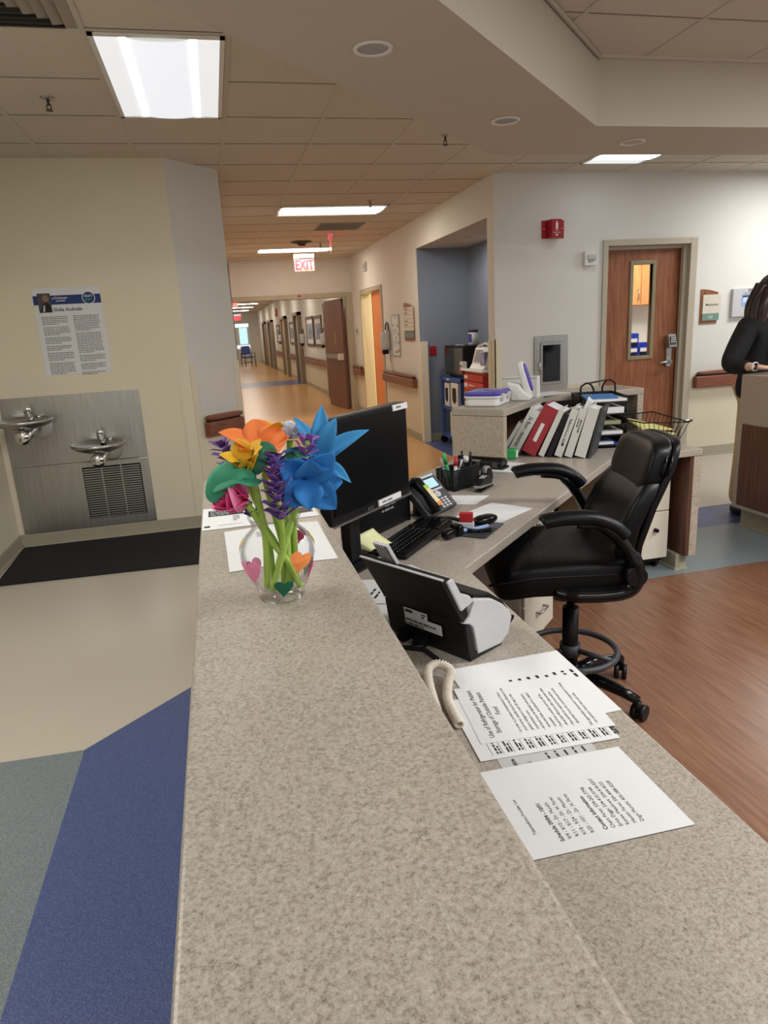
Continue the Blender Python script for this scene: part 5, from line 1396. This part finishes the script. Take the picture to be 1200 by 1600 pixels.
# pink rose
t = flower('pink paper rose hanging out at the lower left'); rc = pm('rose_pink_paper', 'e0508f'); rc2 = pm('pale_rose_paper', 'e783ad')
stem(t, [(.034, -.02, .021), (.016, -.018, .07), (-.014, -.014, .12), (-.034, -.02, .165), (-.046, -.028, .19)])
RA = (-.75, -.5, .35)
for k, (n, R, L, W, c) in enumerate(((3, .039, .06, .034, rc2), (4, .034, .06, .029, rc), (4, .025, .06, .022, rc), (3, .015, .057, .017, rc))):
    lily(t, (-.046, -.03, .198), RA, [360 / n * i + 40 * k + (20 if k else 0) for i in range(n)], R, L, W, c, -.0, -.012, 0, .25, base_w=.5)
# paper lavender spikes
def spike(label, pts, pcol, stempts, r0, r1, n, ln=.02, core=False):
    t = flower(label); stem(t, stempts, .005)
    P = smooth_path([Vector(p) - Vector((0, 0, .021)) for p in pts], 8)
    random.seed(len(label))
    ax = (P[-1] - P[0]).normalized()
    u_, v_, a_ = frame(ax)
    for k in range(n):
        f = k / (n - 1); p = P[min(int(f * (len(P) - 1)), len(P) - 1)]; ph = k * 2.4
        rd = u_ * cos(ph) + v_ * sin(ph); td = -u_ * sin(ph) + v_ * cos(ph); R = r0 + (r1 - r0) * f
        Lk = ln * (1.15 - .3 * f)
        MB().grid(lambda a, b_: p + rd * (R * sin(a * pi * .62)) + a_ * (Lk * (a - .9 * a * a * a * .6)) + td * ((b_ - .5) * .0125), 6, 1).build('floret', pcol, t, thick=.0005)
    if core: MB().tube([P[-1] - a_ * .02, P[-1] + a_ * .006], .005, 8).build('core', stemc, t)
pu = pm('purple_paper', '7a57a8'); pu2 = pm('violet_paper', '8f60ae')
spike('tall purple paper lavender spike in the middle front of the bouquet', [(.008, -.062, .165), (.005, -.064, .22), (.004, -.06, .272)], pu, [(.006, .005, .021), (.008, -.02, .1), (.009, -.05, .15), (.006, -.062, .2)], .030, .022, 42, .03)
spike('purple paper lavender spike at upper right with green core', [(.05, -.035, .245), (.062, -.03, .27), (.07, -.03, .292)], pu2, [(.03, .01, .021), (.036, .0, .14), (.046, -.02, .22), (.055, -.032, .255)], .024, .02, 18, .032, True)
spike('purple paper lavender spike sticking out at far left', [(-.058, .005, .25), (-.07, .005, .272), (-.076, .005, .296)], pu, [(-.012, .012, .021), (-.014, .012, .12), (-.038, .008, .21), (-.06, .005, .255)], .026, .02, 18, .028)
spike('small dark purple paper lavender spike low at the left of the rim', [(-.036, -.012, .165), (-.048, -.02, .182), (-.06, -.025, .2)], pm('dark_purple_paper', '3f2a66'), [(.02, .01, .021), (.0, .0, .1), (-.025, -.008, .15), (-.04, -.015, .172)], .014, .012, 10, .016)
# small orange flower behind the lavender
t = flower('small orange paper flower half hidden behind the purple lavender')
stem(t, [(.015, -.01, .021), (.02, -.008, .14), (.02, -.014, .2), (.016, -.016, .23)])
lily(t, (.016, -.018, .228), (-.3, -.6, .6), (0, 120, 240, 60, 180), .02, .02, .014, oc, .004)
# ------------------------------------------------------------------ office chair
ch = thing('office_chair', 'black leather drafting chair with foot ring and curved arms at the desk', 'chair', (1.275, 2.32, 0), RAD(166))
# local +x is forwards (toward the desk), +y is the side nearer the counter
A0 = -151.5
for k in range(5):
    a = RAD(A0 + 72 * k); R_k = Matrix.Rotation(a, 4, 'Z')
    b = MB(R_k); b.tube([(.03, 0, .105), (.12, 0, .115), (.23, 0, .1), (.295, 0, .083)], [.03, .027, .022, .018], 10); sp = b.build('base_leg', M['blkg'], ch)
    b = MB(R_k @ Matrix.Translation((.295, 0, 0)) @ Matrix.Rotation(.7 + k, 4, 'Z'))
    for sy in (-1, 1): b.cyl((-.012, sy * .006, .0315), (-.012, sy * .026, .0315), .031, n=18)
    b.tube([(0, 0, .082), (.004, 0, .06), (-.012, 0, .032)], [.012, .014, .012], 8)
    b.build('caster', M['blk'], sp)
b = MB(); b.cyl((0, 0, .075), (0, 0, .15), .045, .034); b.cyl((0, 0, .13), (0, 0, .40), .032, n=20); b.cyl((0, 0, .40), (0, 0, .53), .017, n=16)
b.build('gas_column', M['blk'], ch)
b = MB(); b.tube([(.185 * cos(2 * pi * i / 40), .185 * sin(2 * pi * i / 40), .21) for i in range(40)], .0125, 10, closed=True)
for k in range(3):
    a = RAD(20 + 120 * k); b.tube([(.03 * cos(a), .03 * sin(a), .215), (.185 * cos(a), .185 * sin(a), .21)], .011, 8)
b.cyl((0, 0, .19), (0, 0, .24), .041, n=20)
b.build('foot_ring', M['dgrey'], ch)
b = MB(); b.box(-.13, -.09, .505, .12, .09, .545); b.tube([(.05, .05, .52), (.05, .2, .515)], .007); b.build('tilt_mechanism', M['blk'], ch, bevel=.006)
def swarp(p):
    # waterfall front edge, slight dish
    z = p.z - .35 * max(0, p.x - .14) ** 1.5 * 2 - .012 * (1 - (p.y / .26) ** 2) * (p.z > 0)
    return (p.x, p.y, z)
st = MB().pill((.055, 0, .612), (.55, .53, .155), .42, .32, 40, 20, warp=swarp).build('seat', M['leather'], ch)
b = MB(); b.tube([(.155, -.235 + .47 * i / 14, .685 - .009 * (1 - ((-.235 + .47 * i / 14) / .26) ** 2) - .014 * abs(-1 + 2 * i / 14) ** 4) for i in range(15)], .0035, 6)
b.tube([(-.17 + .55 * i / 16 - .02, .262 - .02 * abs(-1 + 2 * i / 16) ** 6, .63 - .35 * max(0, -.17 + .55 * i / 16 - .2) ** 1.5) for i in range(17)], .0045, 6)
b.build('seam_piping', M['blkg'], st)

def xc(z): return -.165 - .27 * (z - .62) + .035 * sin(max(0, min(1, (z - .6) / .35)) * pi)
def bw(z0):
    def w(p):
        z = p.z + z0
        return (p.x + xc(z) + .5 * p.y * p.y, p.y * (1 - .12 * max(0, (z - .85) / .27)), .62 + (z - .62) * .95)
    return w
bk_ = MB().pill((0, 0, 0), (.085, .46, .40), .45, .38, 40, 24, warp=lambda p: (bw(.79)(Vector((p.x + .006 * cos(p.y * 60) * (p.x > 0) * max(0, 1 - abs(p.z) / .2), p.y, p.z))))).build('backrest', M['leather'], ch)
MB().pill((0, 0, 0), (.095, .42, .195), .5, .42, 40, 20, warp=bw(1.012)).build('headrest', M['leather'], ch)
MB().pill((0, 0, 0), (.035, .43, .50), .3, .3, 40, 20, warp=lambda p: (bw(.86)(p)[0] - .048, bw(.86)(p)[1], bw(.86)(p)[2])).build('back_shell', M['leather'], ch)
b = MB()
for off in (-.012, -.032):
    b.tube([(xc(1.012 + .085 * sin(a)) + off + .5 * (.19 * cos(a)) ** 2, .208 * cos(a) ** 1 if True else 0, (.62 + (1.012 - .62 + .092 * sin(a)) * .95)) for a in [RAD(-20 + 220 * i / 24) for i in range(25)]], .004, 6)
b.build('seam_piping', M['blkg'], ch)
for sy in (1, -1):
    dz = 0 if sy > 0 else .06
    y = sy * .275
    fr_ = MB(); fr_.tube(smooth_path([(.06, y, .828 + dz), (-.04, y, .812 + dz * .9), (-.11, y * 1.0, .745 + dz * .4), (-.155, y * 1.0, .66), (-.145, y * .98, .585), (-.07, y * .96, .56), (.06, y * .94, .56), (.12, y * .9, .57)], 5),
        [.018] * 5 + [.03] * 8 + [.04] * 12 + [.038] * 6 + [.028] * 5, 12, flat=(1.0, .75, (0, 1, 0)))
    ar = fr_.build('armrest', M['blkg'], ch)
    fr_ = MB(); fr_.tube(smooth_path([(.175, y, .842 + dz), (.165, y, .845 + dz), (.1, y, .853 + dz), (.0, y, .848 + dz), (-.07, y, .818 + dz), (-.105, y, .785 + dz), (-.11, y, .78 + dz)], 5), [.012] + [.026] * 2 + [.033] * 26 + [.026, .012], 14, flat=(1.15, .8, (0, 1, 0)))
    fr_.build('arm_pad', M['leather'], ar)
    MB().cyl((-.15, y - sy * .0, .635), (-.15, y + sy * .036, .635), .036, n=24).build('pivot_cap', M['blk'], ar)
# ------------------------------------------------------------------ person behind the podium
def skin_geo(V, E, R, sub=2, root=0):
    me = bpy.data.meshes.new('s'); me.from_pydata([tuple(v) for v in V], E, [])
    o = bpy.data.objects.new('s', me); COL.objects.link(o)
    o.modifiers.new('k', 'SKIN'); q = o.modifiers.new('u', 'SUBSURF'); q.levels = sub; q.render_levels = sub
    sv = me.skin_vertices[0].data
    for i, r in enumerate(R): sv[i].radius = r if isinstance(r, tuple) else (r, r)
    rts = root if isinstance(root, (list, tuple)) else [root]
    for r in rts: sv[r].use_root = True
    dg = bpy.context.evaluated_depsgraph_get()
    m2 = bpy.data.meshes.new_from_object(o.evaluated_get(dg))
    g_ = ([v.co.copy() for v in m2.vertices], [tuple(p.vertices) for p in m2.polygons])
    bpy.data.objects.remove(o); bpy.data.meshes.remove(me); bpy.data.meshes.remove(m2)
    return g_
PX, PY = 3.90, 4.29
J = dict(pel=(0, .02, .93), wai=(0, .01, 1.08), che=(0, 0, 1.24), uch=(0, .01, 1.36), nek=(0, .0, 1.45), hd=(0, -.02, 1.54),
         rs=(-.175, .01, 1.385), re=(-.355, -.05, 1.11), rw=(-.375, -.30, 1.135), ls=(.175, .01, 1.385), le=(.33, -.05, 1.14), lw=(.22, -.27, 1.135),
         rh=(-.095, .02, .88), rk=(-.12, .0, .49), ra=(-.13, .02, .09), rt=(-.15, -.1, .035), lh=(.095, .02, .88), lk=(.11, .0, .49), la=(.11, .02, .09), lt=(.12, -.1, .035))
K = list(J); ix = {k: i for i, k in enumerate(K)}
EE = [('pel', 'wai'), ('wai', 'che'), ('che', 'uch'), ('uch', 'nek'), ('nek', 'hd'), ('uch', 'rs'), ('rs', 're'), ('re', 'rw'), ('uch', 'ls'), ('ls', 'le'), ('le', 'lw'), ('pel', 'rh'), ('rh', 'rk'), ('rk', 'ra'), ('ra', 'rt'), ('pel', 'lh'), ('lh', 'lk'), ('lk', 'la'), ('la', 'lt')]
RR = dict(pel=(.14, .1), wai=(.115, .085), che=(.125, .095), uch=(.11, .08), nek=.048, hd=.05, rs=.058, re=.042, rw=.027, ls=.058, le=.042, lw=.027, rh=.085, rk=.055, ra=.036, rt=.032, lh=.085, lk=.055, la=.036, lt=.032)
b = MB(); vs, fs = skin_geo([J[k] for k in K], [(ix[p], ix[q]) for p, q in EE], [RR[k] for k in K])
b.add(vs, fs, 0, True)
# head with face features
def hw(p):
    x, y, z = p
    if y < 0: x *= 1 - .18 * max(0, -z / .12); y *= 1 - .1 * (z > .05)
    return (x, y, z)
b.pill((0, -.03, 1.60), (.152, .19, .235), .92, .92, 28, 20, warp=hw)
b.pill((0, -.128, 1.585), (.028, .036, .05), .8, .9, 12, 8)
for s_ in (-1, 1): b.pill((s_ * .077, -.02, 1.60), (.018, .036, .06), .9, .9, 12, 8)
def hand(b, w, d, side):
    d = Vector(d).normalized(); up_ = Vector((0, 0, 1)); sd = d.cross(up_).normalized() * side
    w = Vector(w)
    V = [w, w + d * .05, w + d * .085]; g_ = skin_geo(V, [(0, 1), (1, 2)], [(.026, .02), (.038, .016), (.038, .013)]); b.add(*g_, 0, True)
    for i, (o_, L) in enumerate(((.028, .07), (.01, .08), (-.009, .074), (-.027, .058))):
        p = w + d * .078 + sd * o_
        V = [p, p + d * L * .42 + up_ * .008 + sd * o_ * .1, p + d * L * .75 - up_ * .004 + sd * o_ * .2, p + d * L - up_ * .014 + sd * o_ * .25]
        b.add(*skin_geo(V, [(0, 1), (1, 2), (2, 3)], [.0095, .009, .008, .0065]), 0, True)
    p = w + d * .03 + sd * .026
    V = [p, p + d * .03 + sd * .024 - up_ * .006, p + d * .062 + sd * .03 - up_ * .01]
    b.add(*skin_geo(V, [(0, 1), (1, 2)], [.0115, .0105, .008]), 0, True)
hand(b, (-.372, -.318, 1.132), (.75, -.62, -.12), -1)
hand(b, (.21, -.285, 1.132), (-.6, -.8, -.12), 1)
pe = b.build('person', M['skin'], None, loc=(PX, PY, 0))
tag(pe, 'person with dark hair in black knit top and beige trousers standing at the podium', 'person')
# clothes
ks = ['pel', 'wai', 'che', 'uch', 'nek', 'rs', 're', 'rw', 'ls', 'le', 'lw']; kx = {k: i for i, k in enumerate(ks)}
P_ = {k: Vector(J[k]) for k in J}; P_['nek'] = Vector((0, .005, 1.425)); P_['rw'] = P_['rw'] + (P_['re'] - P_['rw']) * .16; P_['lw'] = P_['lw'] + (P_['le'] - P_['lw']) * .16; P_['pel'] = Vector((0, .02, .80)); P_['re'] += Vector((-.012, 0, .01))
rr = dict(pel=(.28, .17), wai=(.215, .14), che=(.17, .13), uch=(.14, .105), nek=.062, rs=.088, re=.073, rw=.043, ls=.088, le=.073, lw=.043)
g_ = skin_geo([P_[k] for k in ks], [(kx[a], kx[c]) for a, c in EE if a in kx and c in kx], [rr[k] for k in ks], 2, kx['pel'])
MB().add(*g_, 0, True).build('knit_top', M['knit'], pe)
ks = ['pel', 'rh', 'rk', 'ra', 'lh', 'lk', 'la']; kx = {k: i for i, k in enumerate(ks)}
P_ = {k: Vector(J[k]) for k in J}; P_['ra'] = Vector((-.14, .0, .055)); P_['la'] = Vector((.115, .02, .055))
rr = dict(pel=(.14, .11), rh=.092, rk=.085, ra=.088, lh=.092, lk=.085, la=.088)
g_ = skin_geo([P_[k] for k in ks], [(kx[a], kx[c]) for a, c in EE if a in kx and c in kx], [rr[k] for k in ks], 2, 0)
MB().add([(v[0], v[1], max(v[2], .03)) for v in g_[0]], g_[1], 0, True).build('trousers', M['khaki'], pe)
for s_, nm in ((-1, 'r'), (1, 'l')): MB().pill((s_ * .135, -.045, .03), (.1, .26, .06), .5, .8, 20, 10).build('shoe', M['blk'], pe)
# hair: cap and long locks over the shoulders
b = MB()
b.pill((0, -.005, 1.635), (.185, .215, .22), .9, .9, 28, 18, warp=lambda p: (p.x, p.y + (.05 if (p.y < 0 and p.z < .02) else 0), p.z))
random.seed(9)
for k in range(46):
    a = RAD(random.uniform(-30, 210)) ; c0 = Vector((.085 * cos(a), .0 + .09 * sin(a), 1.64 + random.uniform(-.03, .04)))
    e = Vector((.15 * cos(a) + random.uniform(-.02, .02), .02 + .10 * sin(a) - .02, 1.36 + random.uniform(-.04, .05)))
    m_ = (c0 + e) / 2 + Vector((.03 * cos(a), .03 * sin(a), .02))
    b.tube(smooth_path([c0, m_, e, e + Vector((random.uniform(-.02, .02), -.015, -.04))], 5), [.036] * 6 + [.034] * 5 + [.024] * 4 + [.006], 10)
b.build('hair', M['hair'], pe)
b = MB()
for s_ in (-1, 1):
    b.pill((s_ * .032, -.117, 1.615), (.028, .012, .014), 1, 1, 10, 8, 0); b.cyl((s_ * .032, -.121, 1.615), (s_ * .032, -.1245, 1.615), .006, n=10, m=1)
b.build('eyes', [M['white'], M['blk']], pe)
MB().pill((0, -.115, 1.548), (.046, .014, .014), .8, 1, 14, 8).build('lips', mat('lips', 'a9605c', .5), pe)
# badge on a reel with a pink flower
b = MB(); b.box(-.095, -.142, 1.165, -.03, -.136, 1.25)
bd = b.build('badge', M['white'], pe, bevel=.002)
b = MB(); b.box(-.07, -.1435, 1.185, -.04, -.142, 1.215); b.box(-.088, -.1435, 1.23, -.06, -.142, 1.24); b.build('print', M['dgrey'], bd)
b = MB()
for k in range(5): b.pill((-.065 + .02 * cos(k * 1.257), -.14, 1.295 + .02 * sin(k * 1.257)), (.028, .012, .028), 1, 1, 10, 8)
b.tube([(-.062, -.138, 1.28), (-.062, -.14, 1.25)], .004)
b.build('flower_reel', mat('pink_reel', 'd690a8', .5, noise=(60, .2)), pe)
MB().lathe([(.026, 0), (.031, .004), (.031, .012), (.026, .016)], (0, 0, 0), 20).build('wrist_band', M['white'], pe).matrix_local = Matrix.Translation((-.373, -.30, 1.133)) @ Matrix.Rotation(RAD(90), 4, 'X')
# ------------------------------------------------------------------ carts in the blue alcove
t = thing('utility_cart', 'blue metal cart with three shelves against the alcove wall', 'cart', (3.06, 8.30, 0))
for x in (-.2, .2):
    for y in (-.36, .36):
        MB().box(x - .02, y - .02, .1, x + .02, y + .02, .885).build('post', M['bluec'], t)
        b = MB(); b.cyl((x, y - .012, .05), (x, y + .012, .05), .049, n=18, m=0); b.tube([(x + .01, y, .12), (x + .01, y + .02, .09), (x, y + .02, .05)], .01, m=1); b.build('caster', [M['blk'], M['alum']], t)
for z in (.13, .5, .865): MB().box(-.22, -.38, z - .04, .22, .38, z).build('shelf', M['bluec'], t, bevel=.004)
MB().box(-.222, .05, .835, -.22, .14, .855).build('label', M['white'], t)
def whitebox(label, loc, w, d, h):
    t = thing('printer_box', label, 'box', loc, 0, 'white boxes on the blue cart')
    MB().box(-w / 2, -d / 2, 0, w / 2, d / 2, h).build('carton', M['white'], t, bevel=.004)
    MB().ext([(-d / 2 * .55, h * .3), (0, h * .16), (d / 2 * .55, h * .3), (d / 2 * .55, h * .8), (-d / 2 * .55, h * .8)], 'x', -w / 2 - .003, -w / 2 + .001).build('dark_picture', M['blk'], t)
whitebox('white box with dark shield picture on the middle shelf of blue cart, nearer one', (3.02, 8.16, .501), .36, .25, .31)
whitebox('white box with dark picture on the middle shelf of blue cart, farther one', (3.0, 8.48, .501), .30, .18, .29)
whitebox('white box on the bottom shelf of the blue cart', (3.02, 8.2, .131), .36, .28, .31)
t = thing('glass_case', 'black cabinet with dark glass doors standing on the blue cart', 'cabinet', (3.08, 8.30, .868))
MB().box(-.18, -.36, .03, .2, .36, .39).build('case_body', M['blk'], t, bevel=.008)
for y in (-.175, .175): MB().box(-.192, y - .165, .05, -.18, y + .165, .365).build('glass_door', mat('smoky_glass', '3c4046', .15, noise=(6, .25)), t, bevel=.002)
MB().box(-.14, -.3, 0, .16, .3, .03).build('foot', M['blk'], t)
MB().box(-.1, .1, .39, .0, .18, .397).build('card', M['white'], t)
t = thing('wipes_canister', 'white wipes canister with violet label and dark lid on black cabinet', 'canister', (3.10, 8.14, 1.262))
MB().lathe([(0, 0), (.056, 0), (.06, .006), (.06, .15), (.056, .158), (0, .158)], n=28).build('tub', M['white'], t)
MB().lathe([(.0, .18), (.05, .18), (.062, .172), (.062, .15), (.0, .15)], n=28).build('lid', mat('dark_navy_lid', '1b1d2e', .4), t)
b = MB()
for i in range(12): pass
b.add([(.061 * cos(a), .061 * sin(a), z) for a in [RAD(165 + 8 * i) for i in range(9)] for z in (.03, .13)], [(2 * i, 2 * i + 2, 2 * i + 3, 2 * i + 1) for i in range(8)], 0, True)
b.build('label', M['purple'], t)
# red cart
rd = mat('crash_cart_red', 'b8382c', .42, noise=(10, .05)); rd2 = mat('crash_cart_orange_red', 'c9492e', .42, noise=(10, .05))
t = thing('drawer_cart', 'red drawer cart with white top in the alcove entrance', 'cart', (3.06, 7.5, 0))
MB().box(-.2, -.33, .14, .22, .33, .98).build('cart_body', rd, t, bevel=.006)
z = .955
for i, h in enumerate((.075, .1, .1, .1, .14, .2)):
    z -= h + .008
    d_ = MB().box(-.222, -.31, z, -.2, .29, z + h).build('drawer', rd2 if i in (1, 2) else rd, t, bevel=.004)
    if i: MB().tube([(-.222, -.08, z + h * .6), (-.24, -.08, z + h * .6), (-.24, .06, z + h * .6), (-.222, .06, z + h * .6)], .007).build('handle', M['white'], d_)
    MB().box(-.2245, .17, z + h * .35, -.222, .28, z + h * .8).build('label', M['white'], d_)
MB().box(-.24, -.35, .98, .24, .35, 1.0).build('top_tray', M['white'], t, bevel=.006)
MB().box(-.24, .33, .955, -.12, .42, .978).build('side_shelf', rd, t, bevel=.004)
b = MB()
for x in (-.17, .18):
    for y in (-.28, .28): b.cyl((x, y - .015, .055), (x, y + .015, .055), .054, n=18); b.cyl((x, y, .06), (x, y, .14), .012)
b.build('caster', M['blk'], t)
t = thing('defibrillator', 'white and grey monitor unit with cables on the red cart', 'medical monitor', (3.05, 7.5, 1.001))
MB().ext([(-.17, 0), (.16, 0), (.16, .2), (-.02, .25), (-.08, .24), (-.13, .06)], 'y', -.2, .24).build('housing', M['white'], t, bevel=.012)
MB().ext([(-.129, .08), (-.089, .215), (-.085, .214), (-.125, .079)], 'y', -.02, .19).build('display', M['mgrey'], t)
MB().box(-.14, -.19, .0, -.0, -.05, .2).build('accessory_pouch', mat('lilac_pouch', '8f8fae', .3, noise=(14, .4)), t, bevel=.01)
MB().box(-.1, -.195, .05, -.05, -.19, .2).build('violet_flash', M['purple'], t)
MB().tube(smooth_path([(.0, -.1, .25), (.0, -.12, .34), (.02, -.16, .46), (.04, -.19, .50)], 4), .009).build('antenna', M['white'], t)
MB().tube([(-.06, .2, .25), (-.05, .0, .285), (-.04, -.16, .25)], .016).build('carry_handle', M['lgrey'], t)
t = thing('dispenser_pack', 'small white pack at the corner of the red cart', 'pack', (2.87, 7.89, .98))
MB().box(-.03, -.04, 0, .03, .04, .1).build('pack_body', M['white'], t, bevel=.004); MB().box(-.032, -.03, .04, -.03, .03, .06).build('label', M['dgrey'], t)
for i, (x, z, l) in enumerate(((2.80, 1.13, 'red outlet plate on the blue alcove wall left of the black cabinet'),)):
    t = thing('outlet_plate', l, 'outlet', (x, 8.845, z), 0)
    MB().box(-.045, -.008, 0, .045, 0, .125).build('plate', M['redsign'], t, bevel=.003); b = MB()
    for zz in (.03, .078): b.box(-.018, -.012, zz, .018, -.008, zz + .022)
    b.build('sockets', M['red'], t)
# ------------------------------------------------------------------ light
def area(name, loc, sx, sy, power, col=(1, 1, 1), rot=(0, 0, 0)):
    L = bpy.data.lights.new(name, 'AREA'); L.shape = 'RECTANGLE'; L.size = sx; L.size_y = sy; L.energy = power; L.color = col
    o = bpy.data.objects.new(name, L); COL.objects.link(o); o.location = loc; o.rotation_euler = rot
    return o
# unseen lamps added under the office ceiling to light the room
for x, y, p in ((.9, -.9, 24), (2.6, .9, 66), (4.4, 1.9, 60), (4.4, -.6, 40)):
    area('fill_lamp', (x, y, CE - .03), 1.2, .6, p, (1, .99, .97))
area('fill_lamp', (-1.15, 2.05, CE - .03), .6, 1.2, 38, (1, .99, .96))
area('fill_lamp', (-1.3, -.9, CE - .03), .6, 1.2, 24, (1, .99, .96))
area('fill_lamp', (5.8, 5.3, CE - .03), 1.2,   .6, 40, (1, .99, .97))
area('alcove_lamp', (2.95, 7.9, 2.44), .15, .15, 5, (1, .98, .95))
area('side_room_lamp', (3.9, 11.8, 2.65), 1, 1, 80, (1, .9, .68))
area('medication_room_lamp', (5.0, 7.6, 2.65), 1.2, .6, 40, (1, .93, .82))
w = bpy.data.worlds.new('world'); SC.world = w; w.use_nodes = True
bgn = w.node_tree.nodes['Background']; bgn.inputs[0].default_value = (1, .985, .95, 1); bgn.inputs[1].default_value = .6

# ------------------------------------------------------------------ camera
f, pi_, ro, ya = 1066.684, .26340922, -.0574023, .22366628
fw = Vector((sin(ya) * cos(pi_), cos(ya) * cos(pi_), -sin(pi_)))
rt = Vector((cos(ya), -sin(ya), 0)); up = rt.cross(fw)
r2 = rt * cos(ro) + up * sin(ro); u2 = -rt * sin(ro) + up * cos(ro)
cam = bpy.data.cameras.new('camera'); cam.sensor_fit = 'VERTICAL'; cam.sensor_height = 24; cam.lens = 24 * f / 1600
cam.clip_start = .02; cam.clip_end = 200
co = bpy.data.objects.new('camera', cam); COL.objects.link(co)
co.matrix_world = Matrix(((r2.x, u2.x, -fw.x, 0), (r2.y, u2.y, -fw.y, 0), (r2.z, u2.z, -fw.z, 1.525), (0, 0, 0, 1)))
SC.camera = co
SC.view_settings.view_transform = 'Standard'
SC.view_settings.look = 'None'
SC.view_settings.exposure = .2
SC.cycles.use_denoising = True
SC.cycles.max_bounces = 24
SC.cycles.diffuse_bounces = 5
SC.cycles.transmission_bounces = 24
SC.cycles.transparent_max_bounces = 32
SC.cycles.sample_clamp_indirect = 6
